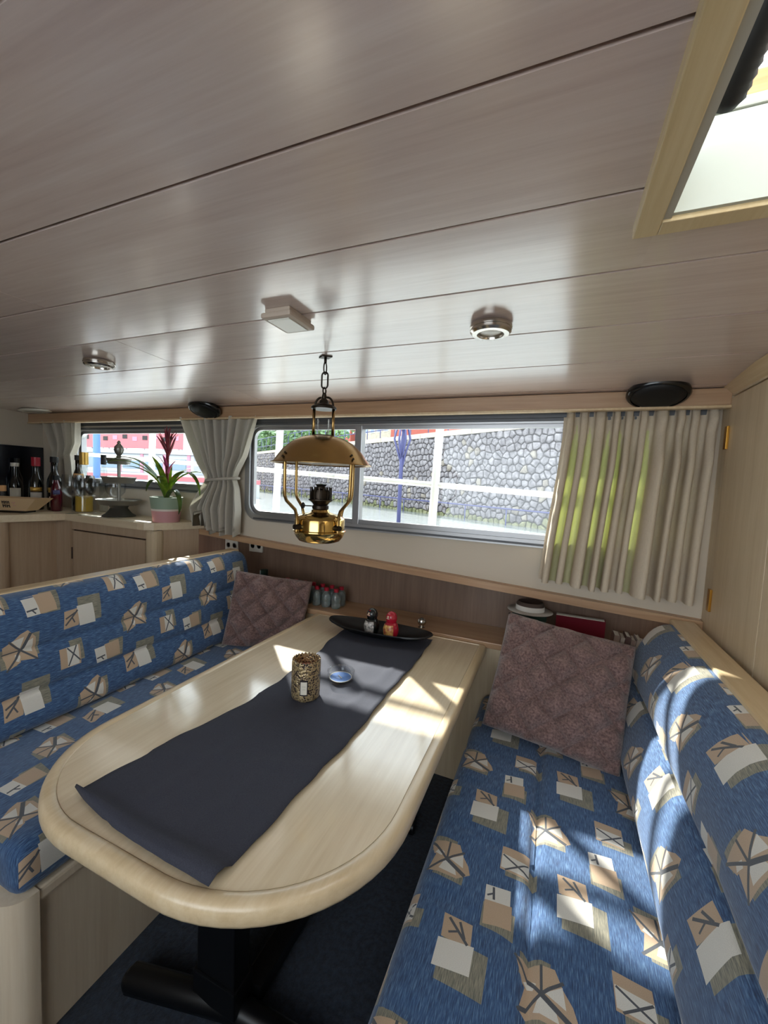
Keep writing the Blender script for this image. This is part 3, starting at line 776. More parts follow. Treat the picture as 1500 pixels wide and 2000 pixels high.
# boat shaped tray with two dolls
tr = thing('serving_tray', 'long black boat-shaped tray at the far end of the table', 'tray', (-.735, 1.765, .7415), (0, 0, .03))
def trayfn(scale, zoff):
    def fn(u, v):
        a = 2 * pi * u; r = v
        x = .262 * r * cos(a) * scale; y = .088 * r * sin(a) * scale * (1 + .12 * cos(a) ** 2)
        z = zoff + .040 * r ** 2.6 + .010 * (abs(cos(a)) * r) ** 4
        return (x, y, z)
    return fn
b = B(); b.grid(trayfn(1, 0.006), 48, 10, True); b.grid(trayfn(1.015, -.0), 48, 10, True)
o0 = 9 * 48; o1 = 10 * 48 + 9 * 48
for i in range(48): b.f.append((o0 + i, o0 + (i + 1) % 48, o1 + (i + 1) % 48, o1 + i))
b.obj('bowl', 'traymat', tr, True, 1e-5, 60)
def doll(loc, label, c_body, c_fl, c_scarf, c_hood):
    d = thing('nesting_doll', label, 'figurine', loc, (0, 0, -.35), 'nesting doll figurines on the tray')
    B().lathe([(.020, 0), (.030, .004), (.036, .022), (.037, .042), (.032, .062), (.024, .074)], n=28).obj('body', c_body, d, True, angle=60)
    B().lathe([(.024, .074), (.0235, .077), (.027, .090), (.0265, .102), (.021, .114), (.012, .122), (1e-6, .125)], n=28).obj('hood', c_hood, d, True)
    # flowered apron on the front (-y side)
    ap = B()
    def afn(u, v):
        a = -pi / 2 + lerp(-1.0, 1.0, u); z = lerp(.010, .066, v); r = interp([(0, .020), (.004, .030), (.022, .036), (.042, .037), (.062, .032), (.074, .024)], z) + .0012
        return (r * cos(a), r * sin(a), z)
    ap.grid(afn, 14, 8); ap.obj('apron', c_fl, d, True)
    fc = B().sphere((0, -.0165, .097), .0145, 16, 10, (1, .75, 1.05)).obj('face', 'skin', d, True)
    for sx in (-1, 1):
        B().sphere((sx * .005, -.0272, .099), .0018, 8, 6).obj('eye', 'blackmatte', fc)
        B().sphere((sx * .008, -.0262, .0945), .0024, 8, 6, (1, .4, 1)).obj('cheek', 'potpink', fc)
    B().sphere((0, -.0273, .0915), .0020, 8, 6, (1.4, .5, .6)).obj('mouth', 'red', fc)
    B().tube([(.0165 * cos(a), -.0175 + .004 * abs(cos(a)), .097 + .0175 * sin(a)) for a in [pi * (-.15 + 1.3 * i / 14) for i in range(15)]], .0032, 8).obj('scarf_edge', c_scarf, d, True)
    return d
doll((-.772, 1.765, .749), 'black nesting doll with white flowered apron, left one on the tray', 'dollblack', 'dollflowers_a', 'red', 'dollblack')
doll((-.672, 1.765, .749), 'red nesting doll with flowered apron, right one on the tray', 'dollred', 'dollflowers_b', 'potpink', 'dollred')

# ------------------------------------------------------------------ fur pillows
def pillow(name, label, loc, rot, w_, h_, th):
    b = B(); n = 56
    def fn(side):
        def f(u, v):
            x, y = (u - .5) * 2, (v - .5) * 2
            pin = 1 - .025 * (1 - abs(x)) * abs(y) ** 3 - .0
            pin2 = 1 - .025 * (1 - abs(y)) * abs(x) ** 3
            e = max(0, (1 - x * x)) ** .42 * max(0, (1 - y * y)) ** .42
            s_, t_ = (x * w_ + y * h_) / .135, (x * w_ - y * h_) / .135
            q = min(abs(sin(pi * s_ * .5)), abs(sin(pi * t_ * .5))) ** .45
            nz = mnoise.noise(Vector((x * 9, y * 9, side * 3))) * .006
            z = side * (th * e * .86 + (.050 * q + nz) * min(1, e * 2.2) - .026 * min(1, e * 2))
            return (x * w_ / 2 * pin2, y * h_ / 2 * pin, z)
        return f
    b.grid(fn(1), n, n); b.grid(fn(-1), n, n)
    o = b.obj(name, 'fur', None, True, 1e-4); o.location = loc; o.rotation_euler = rot
    tag(o, label, 'pillow')
    return o
def orient(right, up):
    r = Vector(right).normalized(); u = Vector(up); u = (u - r * u.dot(r)).normalized(); nrm = r.cross(u)
    return Matrix((r, u, nrm)).transposed().to_euler()
pillow('throw_pillow', 'mauve quilted fur pillow leaning at the far end of the right bench', (.062, 1.69, .722), orient((.455, -.03, -.045), (.02, .24, .41)), .48, .46, .098)
pillow('throw_pillow', 'mauve quilted fur pillow in the far corner of the left bench', (-1.415, 1.80, .735), orient((.36, .22, -.06), (.03, .10, .40)), .42, .40, .075)

# ------------------------------------------------------------------ curtains
def curtain(name, label, mat, z0, z1, xl, xr, dep, pleats, y0=1.945, om=.35, nz=46, hem=None, group=None, phase=0, thin=None):
    b = B(); nu = pleats * 20 + 1
    def fn(u, v):
        zt = lerp(z1, z0, v)
        a, c_ = xl(zt), xr(zt); uw = u + .016 * sin(2 * pi * 2.3 * u) * sin(pi * u) + .009 * sin(2 * pi * 5.1 * u + 1) * sin(pi * u); ph = 2 * pi * pleats * uw + phase
        wv = .22 * sin(3.1 * pleats * u + zt * 3) + .12 * sin(7 * u * pleats * .5 + zt * 5)
        d = dep(zt) * (1 + .30 * sin(u * 17.3 + 2))
        x = lerp(a, c_, u) + om * sin(2 * ph + wv) * (c_ - a) / (2 * pi * pleats)
        y = y0 - d * (.5 + .5 * cos(ph + wv * .8)) - .004 * mnoise.noise(Vector((u * 12, zt * 6, 1)))
        z = zt + (hem(u) if hem and v > .96 else 0)
        return (x, y, z)
    b.grid(fn, nu, nz)
    o = b.obj(name, mat, None, True)
    if thin:      # light glow in the valleys, set by greener, more translucent cloth
        o.data.materials.append(MAT['curtain_glow'])
        for pl in o.data.polygons:
            i, j = pl.index % (nu - 1), pl.index // (nu - 1); u, zt = (i + .5) / (nu - 1), lerp(z1, z0, (j + .5) / (nz - 1))
            uw = u + .016 * sin(2 * pi * 2.3 * u) * sin(pi * u) + .009 * sin(2 * pi * 5.1 * u + 1) * sin(pi * u)
            k_ = math.floor(pleats * uw + phase / (2 * pi)); w_ = thin(k_, zt)
            if cos(2 * pi * pleats * uw + phase) < -1 + w_: pl.material_index = 1
    return tag(o, label, 'curtain', group)
def headdep(base, ztop):
    # pinch pleat heading: dense at top, pinched ~.11 m down, then full
    return lambda z: interp([(0, base), (ztop - .22, base), (ztop - .125, base * .55), (ztop - .10, base * .42), (ztop - .05, base * .62), (ztop - .02, base * .42), (ztop, base * .40)], z)
zc_top = 1.83
curtain('curtain', 'pleated beige curtain with green light through it beside the tall cabinet', 'curtain', 1.075, zc_top,
        lambda z: interp([(1.07, -.045), (1.25, -.03), (1.55, .0), (1.72, .012), (1.83, .012)], z), lambda z: interp([(1.07, .545), (1.5, .555), (1.83, .57)], z),
        headdep(.085, zc_top), 10, 1.978, .55, nz=60, hem=lambda u: -.022 * u, phase=pi,
        thin=lambda k, z: (0 if k not in (1, 2, 3, 4, 6) else [0, .0, .75, .28, .5, .0, .62][k] + (.9 if k == 1 else 0)) * smooth((1.76 - z) / .22))
# tied middle curtain
tied = {'w': 0}
midl = [(1.10, -2.03), (1.16, -2.06), (1.27, -2.10), (1.38, -2.03), (1.44, -1.995), (1.47, -2.0), (1.55, -2.05), (1.68, -2.13), (1.83, -2.21)]
midr = [(1.10, -1.745), (1.27, -1.74), (1.40, -1.76), (1.455, -1.785), (1.5, -1.765), (1.6, -1.70), (1.83, -1.615)]
mc = curtain('curtain', 'beige curtain gathered by a tieback between the two windows', 'curtain_grey', 1.125, 1.83, lambda z: interp(midl, z), lambda z: interp(midr, z),
        lambda z: interp([(1.1, .075), (1.35, .06), (1.45, .045), (1.55, .06), (1.83, .05)], z), 9, 1.955, .3, hem=lambda u: .02 * sin(u * 20) + (.10 if u < .25 else 0))
B().tube([(-1.89 + .125 * cos(a), 1.93 + .045 * sin(a), 1.452 + .012 * cos(a)) for a in [2 * pi * i / 24 for i in range(24)]], .009, 8, True).obj('tieback', 'curtain_grey', mc, True)
lc = curtain('curtain', 'small tied curtain at the far galley end of the window wall', 'curtain_grey', 1.37, 1.83,
        lambda z: interp([(1.36, -3.56), (1.5, -3.55), (1.60, -3.545), (1.83, -3.67)], z), lambda z: interp([(1.36, -3.30), (1.5, -3.32), (1.58, -3.34), (1.66, -3.28), (1.83, -3.27)], z),
        lambda z: .05, 6, 1.96, .3)

# ------------------------------------------------------------------ lamp
LX, LY = -.785, 1.28
lp = thing('oil_lamp', 'brass hanging oil lamp with domed shade over the table', 'lamp', (LX, LY, cz(LY)))
zt = cz(LY); Z = lambda z: z - zt
b = B().prism([(-.028, 0), (0, -.02), (.028, 0), (0, .02)], Z(zt - .004), Z(zt)); b.obj('ceiling_plate', 'bronze', lp)
b = B().tube([(0, 0, Z(zt - .004)), (0, 0, Z(zt - .024))], .005, 8); b.tube([(0, .0095 * sin(a), Z(zt - .041) + .021 * cos(a)) for a in [2 * pi * i / 20 for i in range(20)]], .0025, 6, True); b.obj('hook', 'bronze', lp, True)
B().tube([(.0125 * sin(a) * (1 if abs(cos(a)) > .5 else 1), 0, Z(1.832) + (.016 if cos(a) > 0 else -.016) + .0125 * cos(a)) for a in [2 * pi * (i + .5) / 24 for i in range(24)]], .003, 6, True).obj('chain_link', 'bronze', lp, True)
b = B().tube([(0, .010 * sin(a), Z(1.795) + .012 * cos(a)) for a in [2 * pi * i / 16 for i in range(16)]], .0028, 6, True)
b.lathe([(.006, Z(1.788)), (.009, Z(1.775)), (.008, Z(1.768)), (.016, Z(1.760)), (.018, Z(1.750)), (.042, Z(1.741)), (.046, Z(1.736)), (.044, Z(1.730)), (1e-6, Z(1.732))], n=24)
for sx in (-1, 1): b.tube([(sx * (.012 + .026 * sin(t * pi / 2)), 0, Z(1.772 - .034 * (1 - cos(t * pi / 2)))) for t in [i / 8 for i in range(9)]], .004, 8)
b.obj('crown', 'bronze', lp, True, angle=45)
for sx in (-1, 1):
    d = Vector((cos(.25), sin(.25), 0)) * (.036 * sx)
    B().tube([(d.x, d.y, Z(1.735)), (d.x, d.y, Z(1.63))], .0055, 10).obj('hanger_rod', 'brassdull', lp, True)
b = B().lathe([(.036, Z(1.632)), (.040, Z(1.636)), (.075, Z(1.628)), (.110, Z(1.610)), (.140, Z(1.583)), (.160, Z(1.556)), (.170, Z(1.541)), (.180, Z(1.535)), (.180, Z(1.533)), (.168, Z(1.538)), (.158, Z(1.553)), (.138, Z(1.580)), (.108, Z(1.606)), (.074, Z(1.624)), (.036, Z(1.630))], n=56)
b.f = [f for f in b.f if len(f) == 4]
sh = b.obj('shade', 'brassdull', lp, True, angle=60)
b = B().lathe([(.166, Z(1.5375)), (.156, Z(1.552)), (.136, Z(1.579)), (.106, Z(1.605)), (.072, Z(1.623)), (.037, Z(1.629))], n=48); b.f = [f for f in b.f if len(f) == 4]
b.obj('lining', 'whiteenamel', sh, True)
B().lathe([(.030, Z(1.634)), (.040, Z(1.634)), (.040, Z(1.638)), (.030, Z(1.638)), (.030, Z(1.634))], n=32).obj('shade_collar', 'bronze', sh, True, angle=40)
angs = [radians(a) for a in (-110, -20, 70, 160)]
for a in angs:
    d = Vector((cos(a), sin(a), 0))
    prof = [(.156, 1.553), (.1555, 1.50), (.155, 1.45), (.153, 1.42), (.146, 1.404), (.128, 1.388), (.110, 1.372), (.103, 1.352), (.101, 1.33), (.101, 1.305), (.101, 1.295)]
    B().tube([(d.x * r, d.y * r, Z(z)) for r, z in prof], .0058, 10).obj('frame_rod', 'brassdull', lp, True, angle=60)
    M = Matrix.Rotation(a, 3, 'Z')
    B().tube([d * .090 + Vector((0, 0, Z(1.312))), d * .112 + Vector((0, 0, Z(1.312)))], [.012, .009], 12).obj('rod_screw', 'bronze', lp, True, angle=40)
    for dz in (0, .013):
        rr_ = .1655 - dz * .65; B().sphere(d * rr_ + Vector((0, 0, Z(1.552 + dz))), .004, 8, 6).obj('rivet', 'bronze', sh, True)
B().lathe([(1e-6, Z(1.252)), (.060, Z(1.253)), (.074, Z(1.258)), (.084, Z(1.270)), (.090, Z(1.282)), (.091, Z(1.29)), (.096, Z(1.292)), (.096, Z(1.295)), (.091, Z(1.298)), (.091, Z(1.334)), (.088, Z(1.341)), (.075, Z(1.350)), (.05, Z(1.356)), (.034, Z(1.362)), (.030, Z(1.370)), (1e-6, Z(1.370))], n=48).obj('oil_font', 'brass', lp, True, angle=35)
b = B().lathe([(.024, Z(1.368)), (.030, Z(1.374)), (.030, Z(1.384)), (.026, Z(1.388)), (.034, Z(1.398)), (.044, Z(1.404)), (.044, Z(1.408)), (.036, Z(1.410)), (.038, Z(1.430)), (.034, Z(1.442)), (.020, Z(1.446)), (.016, Z(1.456)), (.022, Z(1.462)), (1e-6, Z(1.464))], n=28)
for i in range(16):
    a = 2 * pi * i / 16; b.box(-.0025, .0025, .037, .040, Z(1.408), Z(1.452), 0, Matrix.Rotation(a, 4, 'Z'))
b.obj('burner', 'bronze', lp, True, angle=40)
B().tube([(-.026, -.01, Z(1.382)), (-.062, -.02, Z(1.382))], .0022, 6).obj('wick_spindle', 'bronze', lp)
B().lathe([(.010, -.0025), (.012, 0), (.010, .0025)], (-.062, -.02, Z(1.382)), 14, Matrix.Rotation(pi / 2, 3, 'Y')).obj('wick_wheel', 'bronze', lp)
b = B().lathe([(.034, Z(1.444)), (.038, Z(1.462)), (.046, Z(1.486)), (.047, Z(1.502)), (.040, Z(1.522)), (.028, Z(1.545)), (.023, Z(1.575)), (.0215, Z(1.64)), (.0215, Z(1.695)), (.020, Z(1.695)), (.020, Z(1.64)), (.0215, Z(1.575)), (.0265, Z(1.545))], n=32); b.f = [f for f in b.f if len(f) == 4]
b.obj('glass_chimney', 'glassware', lp, True)

# ------------------------------------------------------------------ ceiling fittings
def spot(x, y, label):
    z = cz(y); t = thing('spotlight', label, 'spotlight', (x, y, z), (0, 0, 0), 'round ceiling spotlights')
    B().lathe([(.046, 0), (.054, -.002), (.0565, -.006), (.0565, -.013), (.0545, -.014), (.0545, -.016), (.055, -.021), (.049, -.027), (.036, -.028), (.034, -.022), (.034, -.010), (1e-6, -.010)], n=40).obj('housing', 'nickel', t, True, angle=35)
    B().lathe([(.0335, -.011), (.0335, -.018), (.024, -.022), (1e-6, -.023)], n=32).obj('lens', 'diffuser', t, True, angle=60)
spot(-.193, 1.158, 'round brushed nickel ceiling spotlight nearest the roof hatch')
spot(-1.755, 1.115, 'round brushed nickel ceiling spotlight at the galley side')
sq = thing('ceiling_lamp', 'square beige flush lamp on the ceiling near the oil lamp', 'ceiling lamp', (-.715, .965, 1.93), (0, 0, .0))
B().box(-.040, .040, -.052, .052, -.010, 0, .003).obj('base_plate', 'plasticbeige', sq)
B().box(-.048, .048, -.060, .060, -.027, -.012, .006).obj('frame', 'plasticbeige', sq)
B().box(-.034, .034, -.045, .045, -.030, -.0272, .001).obj('diffuser', 'diffuser', sq)
B().box(-.037, .037, -.048, .048, -.0125, -.0095, 0).obj('shadow_gap', 'darkgap', sq)
def speaker(x, y, label, rz, sc=1.):
    z = cz(y); t = thing('speaker', label, 'speaker', (x, y, 1.872), (-.50, 0, rz), 'black oval speakers over the windows')
    B().lathe([(.098, .006), (.106, -.002), (.107, -.014), (.100, -.024), (.092, -.026), (.090, -.022), (1e-6, -.021)], n=44, sx=1. * sc, sy=.74 * sc).obj('housing', 'blackgloss', t, True, angle=50)
    B().lathe([(.088, -.0215), (.086, -.026), (.060, -.032), (1e-6, -.034)], n=40, sx=1. * sc, sy=.74 * sc).obj('grille', 'blackmatte', t, True, angle=60)
speaker(.333, 1.862, 'black oval speaker above the right curtain', 0)
speaker(-1.95, 1.848, 'black oval speaker above the tied middle curtain', 0)
vt = thing('ceiling_vent', 'pale oval ceiling vent in the galley corner', 'vent', (-3.56, 1.80, cz(1.80)), (.05, 0, 0))
B().lathe([(.12, .004), (.135, -.002), (.135, -.010), (.11, -.016), (.105, -.010), (1e-6, -.009)], n=40, sy=.62).obj('rim', 'plasticwhite', vt, True, angle=40)
B().lathe([(.098, -.0095), (.09, -.014), (1e-6, -.016)], n=32, sy=.6).obj('cover', 'greypaint', vt, True)

# ------------------------------------------------------------------ galley counter
ZC = 1.17
ct = thing('kitchen_counter', 'L-shaped pale galley worktop along the window wall', 'worktop', (-2.8, 1.8, ZC))
def rp(pts): return [(x + 2.8, y - 1.8) for x, y in pts]
corner = [(-2.235 + .06 * sin(a) - .03, 1.735 - .06 * cos(a)) for a in [pi / 2 * i / 6 for i in range(7)]]
poly = [(-3.84, 1.995), (-3.84, .45), (-3.13, .45), (-3.10, 1.55), (-3.05, 1.69), (-2.30, 1.685)] + corner + [(-2.15, 1.80), (-2.12, 1.995)]
poly = [(-3.84, 1.995), (-3.84, .45), (-3.17, .45), (-3.13, 1.40), (-3.04, 1.70), (-2.32, 1.690), (-2.27, 1.698), (-2.225, 1.73), (-2.17, 1.82), (-2.10, 1.995)]
B().prism(rp(poly), -.044, 0).obj('worktop', 'counterwood', ct)
def inset(poly_, d): return poly_
c1 = thing('base_cabinet', 'galley base cabinet under the worktop facing the table', 'cabinet', (-2.6, 1.85, 0))
def c1x(name, mat, x0, x1, y0, y1, z0, z1, bev=.0015, par=None): return B().box(x0 + 2.6, x1 + 2.6, y0 - 1.85, y1 - 1.85, z0, z1, bev).obj(name, mat, par or c1)
c1x('carcass', 'darkgap', -3.10, -2.23, 1.76, 1.985, 0, 1.124, 0)
c1x('frame_rail', 'cabwood', -3.03, -2.24, 1.735, 1.76, 1.065, 1.124)
d = c1x('door', 'cabwood', -3.02, -2.31, 1.737, 1.76, .50, 1.055)
c1x('hinge', 'hatdark', -3.035, -3.02, 1.728, 1.737, .86, .94, .001, d)
c1x('corner_post', 'panelwood', -2.30, -2.22, 1.728, 1.80, 0, 1.124, .02)
sp_ = B().prism([(x + 2.6, y - 1.85) for x, y in [(-2.23, 1.79), (-2.135, 1.985), (-2.16, 1.985), (-2.25, 1.80)]], 0, 1.124).obj('side_panel', 'cabwood', c1)
c2 = thing('base_cabinet', 'dark galley base cabinet at the left edge of the view', 'cabinet', (-3.5, 1.0, 0))
def c2x(name, mat, x0, x1, y0, y1, z0, z1, bev=.0015, par=None): return B().box(x0 + 3.5, x1 + 3.5, y0 - 1.0, y1 - 1.0, z0, z1, bev).obj(name, mat, par or c2)
c2x('carcass', 'darkgap', -3.83, -3.20, .50, 1.70, 0, 1.124, 0)
c2x('end_panel', 'cabwood', -3.20, -3.17, 1.42, 1.72, 0, 1.124)
B().lathe([(.04, 0), (.04, 1.124)], (-3.175 + 3.5, 1.41 - 1.0, 0), 20).obj('corner_post', 'cabwood', c2, True, angle=40)
c2x('drawer', 'cabwood', -3.19, -3.165, .60, 1.37, 1.02, 1.10)
c2x('door', 'cabwood', -3.19, -3.165, .60, 1.37, .40, 1.01)
c2x('filler_strip', 'cabwood', -3.20, -3.025, 1.72, 1.75, 0, 1.124)

# --- items on the counter
def bottle(name, loc, label, H, R, mat, cap, capm, neckr=.016, shoulder=.55, lab=None, liquid=None, capl=.12):
    t = thing(name, label, 'bottle', loc, (0, 0, 0), 'bottles on the galley counter')
    hb = H * shoulder; hn = H * (shoulder + .17)
    b = B().lathe([(1e-6, 0), (R * .85, 0), (R, .006), (R, hb), (R * .93, hb + .02 * H / .3), (neckr * 1.3, hn), (neckr, hn + .015), (neckr, H * .97), (neckr * 1.1, H * .975), (neckr * 1.1, H), (1e-6, H)], n=24)
    b.obj('glass_body', mat, t, True, angle=50)
    B().lathe([(neckr * 1.12, H * (1 - capl)), (neckr * 1.25, H * (1 - capl) + .002), (neckr * 1.25, H + .004), (1e-6, H + .005)], n=20).obj('cap', capm, t, True, angle=40)
    a0 = math.atan2(-loc[1], -loc[0])
    if lab:
        for (m_, za, zb, wd) in lab: curved_label(R + .0005, a0 - wd, a0 + wd, H * za, H * zb, .001, 10).obj('label', m_, t, True)
    if liquid:
        B().lathe([(1e-6, .004), (R * .94, .005), (R * .94, H * liquid), (1e-6, H * liquid)], n=24).obj('liquid', 'liquidgold', t, True, angle=40)
    return t
bottle('bottle', (-3.66, 1.72, ZC), 'black squat bottle with white cap and cream label, leftmost dark bottle on the counter', .325, .046, 'bottledark', 1, 'plasticwhite', .02, .5, [('paper', .10, .45, .7)], capl=.07)
bottle('bottle', (-3.44, 1.74, ZC), 'dark bottle with red foil cap and gold-grey label on the counter', .37, .044, 'bottledark', 1, 'capred', .021, .48, [('papergrey', .12, .34, .8), ('goldfoil', .36, .44, .8)], capl=.16)
bottle('bottle', (-3.335, 1.80, ZC), 'dark bottle with navy banner label and cream lower label on the counter', .38, .044, 'bottledark', 1, 'blackmatte', .02, .52, [('goldfoil', .34, .43, .9), ('paper', .06, .26, .7)], capl=.10)
bottle('bottle', (-3.23, 1.90, ZC), 'tall black bottle with copper neck band beside the small curtain', .40, .040, 'bottledark', 1, 'blackmatte', .019, .55, [('cork', .60, .68, .8)], capl=.08)
bottle('bottle', (-3.25, 1.765, ZC), 'short deep red bottle standing before the dark bottles', .25, .034, 'bottlewine', 1, 'blackmatte', .016, .6, [('bluelamp', .48, .6, .6)], capl=.12)
bottle('bottle', (-3.10, 1.86, ZC), 'clear bottle with gold cap and golden liquid behind the wine glasses', .42, .056, 'bottleclear', 1, 'goldfoil', .022, .50, None, .27, capl=.20)
bottle('bottle', (-3.02, 1.945, ZC), 'slim clear bottle with dark cap against the window', .41, .026, 'bottleclear', 1, 'blackmatte', .014, .6, None, None, capl=.16)
bottle('bottle', (-3.52, 1.58, ZC), 'small clear flask with pale cork behind the wooden caddy', .165, .036, 'bottleclear', 1, 'cork', .018, .35, None, None, capl=.22)
bottle('bottle', (-3.70, 1.50, ZC), 'round clear decanter at the left edge of the counter', .24, .058, 'bottleclear', 1, 'potpink', .018, .5, None, None, capl=.10)
bottle('bottle', (-3.80, 1.80, ZC), 'dark slim bottle in the corner by the backsplash', .36, .036, 'bottledark', 1, 'blackmatte', .014, .55, None, None)
# wooden caddy
cdx = thing('wooden_caddy', 'small pale wooden caddy with flared sides and dark print on the counter', 'caddy', (-3.33, 1.545, ZC), (0, 0, .42))
b = B()
def trough(w0, w1, d0, d1, z0, z1): return [(-w0, -d0, z0), (w0, -d0, z0), (w0, d0, z0), (-w0, d0, z0), (-w1, -d1, z1), (w1, -d1, z1), (w1, d1, z1), (-w1, d1, z1)]
FS = [(0, 1, 5, 4), (1, 2, 6, 5), (2, 3, 7, 6), (3, 0, 4, 7)]
b.add(trough(.13, .215, .05, .075, .014, .098), FS + [(0, 3, 2, 1)]); b.add(trough(.123, .207, .043, .068, .020, .098), FS + [(0, 3, 2, 1)])
for i in range(4): b.f.append((4 + i, 4 + (i + 1) % 4, 12 + (i + 1) % 4, 12 + i))
b.obj('box', 'woodcrate', cdx, fix=True)
B().box(-.12, .12, -.055, .045, 0, .014, .003).obj('base', 'blackgloss', cdx)
def onface(x, z): # front face of trough: y from -.05 (z=.014) to -.075 (z=.098)
    return lerp(-.05, -.075, (z - .014) / .084) - .0008
pr_ = B()
def mark(x0, x1, z0, z1):
    vs = [(x0, onface(0, z0), z0), (x1, onface(0, z0), z0), (x1, onface(0, z1), z1), (x0, onface(0, z1), z1)]
    vs += [(x, y + .0006, z) for x, y, z in vs]
    pr_.add(vs, [(0, 1, 2, 3), (7, 6, 5, 4), (0, 4, 5, 1), (1, 5, 6, 2), (2, 6, 7, 3), (3, 7, 4, 0)])
# two rows of small block letters, too blurred to read in the photo
for rz, cells in ((.058, 3), (.034, 2)):
    wd = .051 / cells
    for i in range(cells):
        xa = -.008 + i * wd
        mark(xa, xa + wd * .30, rz, rz + .020); mark(xa + wd * .58, xa + wd * .86, rz, rz + .020); mark(xa + wd * .3, xa + wd * .58, rz + .010, rz + .0165)
pr_.obj('print', 'labeldark', cdx)
pr_ = B()
for i, (xa, za) in enumerate(((.056, .066), (.064, .060), (.071, .067), (.060, .048), (.070, .045))): mark(xa, xa + .006, za, za + .006)
pr_.obj('print_flowers', 'potpink', cdx)
# wine glasses
wg = thing('wine_glass', 'clear stemmed wine glass nearest the bottles on the counter', 'wine glass', (-3.02, 1.735, ZC), (0, 0, 0), 'wine glasses on the galley counter')
bb = B().lathe([(.038, 0), (.038, .002), (.010, .006), (.0045, .012), (.0045, .105), (.010, .112), (.038, .128), (.058, .155), (.064, .19), (.060, .235), (.053, .265), (.0515, .265), (.058, .235), (.062, .19), (.056, .157), (.036, .131), (1e-6, .118)], n=32)
bb.obj('glass', 'glassware', wg, True, angle=60)
for (x, y), lb_ in (((-2.885, 1.735), 'clear stemmed wine glass in the middle front of the counter'), ((-2.97, 1.855), 'clear stemmed wine glass second row behind the middle one'), ((-2.85, 1.918), 'clear stemmed wine glass nearest the tiered stand')):
    dup(wg, (x, y, ZC), lb_)
# tiered pewter stand
ts = thing('tiered_stand', 'three-tier dark pewter serving stand on the counter', 'stand', (-2.70, 1.84, ZC))
B().lathe([(.098, 0), (.100, .006), (.094, .010), (.078, .020), (.060, .042), (.050, .058), (.056, .066), (.060, .074), (.02, .078)], n=40).obj('foot', 'pewterdark', ts, True, angle=40)
def dish(r, z, nm, h=.034):
    b = B().lathe([(1e-6, z), (r * .80, z), (r * .88, z + .004), (r * .98, z + h - .006), (r * 1.04, z + h), (r * 1.03, z + h + .004), (r * .95, z + h), (r * .84, z + .009), (1e-6, z + .008)], n=44)
    b.obj(nm, 'pewter', ts, True, angle=40)
dish(.128, .076, 'lower_dish'); dish(.100, .222, 'middle_dish', .040); dish(.072, .348, 'upper_dish', .036)
B().tube([(0, 0, .08), (0, 0, .40)], .010, 12).obj('stem', 'pewter', ts, True, angle=40)
B().lathe([(.010, .392), (.018, .400), (.012, .408), (.024, .426), (.030, .446), (.026, .466), (.014, .480), (.010, .486), (.012, .492), (.005, .505), (1e-6, .507)], n=20).obj('finial', 'pewter', ts, True, angle=40)
for sx in (-1, 1): B().tube([(sx * (.012 + .030 * sin(pi * t)), 0, .408 + .072 * t) for t in [i / 10 for i in range(11)]], .003, 6).obj('finial_handle', 'pewter', ts, True)

# potted bromeliad
pt = thing('potted_bromeliad', 'bromeliad with pink flower spike in green, white and pink striped pot', 'plant', (-2.255, 1.84, ZC))
pr0 = lambda z: .076 + .018 * z / .155
for nm, za, zb, mt_ in (('pot_lower_band', 0, .070, 'potpink'), ('pot_white_band', .070, .082, 'potwhite'), ('pot_upper_band', .082, .155, 'potgreen')):
    b = B().lathe([(pr0(za), za), (pr0(zb), zb)] + ([(pr0(zb) - .008, zb), (pr0(zb) - .012, za + .03), (.03, za + .03)] if zb > .15 else []), n=48)
    b.obj(nm, mt_, pt, True, angle=40)
B().lathe([(1e-6, .135), (.080, .135), (.080, .139), (1e-6, .143)], n=32).obj('soil', 'soil', pt, True)
def leaf(L, az, elev, droop, w_, mat, nm='leaf', base=(0, 0, .14), fold=.25, twist=0.):
    b = B(); n = 16; d = Vector((cos(az), sin(az), 0)); side = Vector((-sin(az), cos(az), 0))
    p = Vector(base); e = elev; pts = []
    for i in range(n + 1):
        t = i / n; pts.append((p.copy(), e)); e2 = elev - droop * t ** 1.4
        p = p + (d * cos(e2) + Vector((0, 0, sin(e2)))) * (L / n); e = e2
    vs = []
    for i, (q, e) in enumerate(pts):
        t = i / n; ww = w_ * (.55 + .75 * t if t < .4 else .85) * max(.03, (1 - t ** 3.0)) ** .8
        up_ = Vector((0, 0, cos(e))) - d * sin(e)
        for k_, off in ((-1, 1), (0, 0), (1, 1)): vs.append(q + side * (ww * k_) + up_ * (fold * ww * off) + side * twist * t * t)
    fs = [(i * 3 + j, i * 3 + j + 1, i * 3 + j + 4, i * 3 + j + 3) for i in range(n) for j in (0, 1)]
    b.add(vs, fs); o = b.obj(nm, mat, pt, True)
    s_ = o.modifiers.new('thickness', 'SOLIDIFY'); s_.thickness = .0012
    return o
for (L, az, el, dr, w_, mt_) in ((.58, 3.35, 1.15, 1.9, .022, 'leafdark'), (.46, 3.7, 1.2, 1.7, .024, 'leaf'), (.36, 2.9, 1.0, 2.3, .024, 'leafdark'), (.34, 4.3, 1.25, 1.5, .026, 'leaf'),
                              (.50, -.15, 1.2, 2.9, .024, 'leaf'), (.44, .5, 1.25, 2.5, .022, 'leaf'), (.30, -.9, 1.2, 1.8, .026, 'leaf'), (.28, 1.4, 1.35, 1.2, .026, 'leafdark'), (.30, 5.0, 1.4, .8, .028, 'leaf'),
                              (.34, -.35, .8, 3.2, .022, 'leafdark'), (.26, 2.2, 1.4, .8, .026, 'leaf'), (.24, 3.9, 1.45, .5, .024, 'leaf')):
    leaf(L, az, el, dr, w_, mt_)
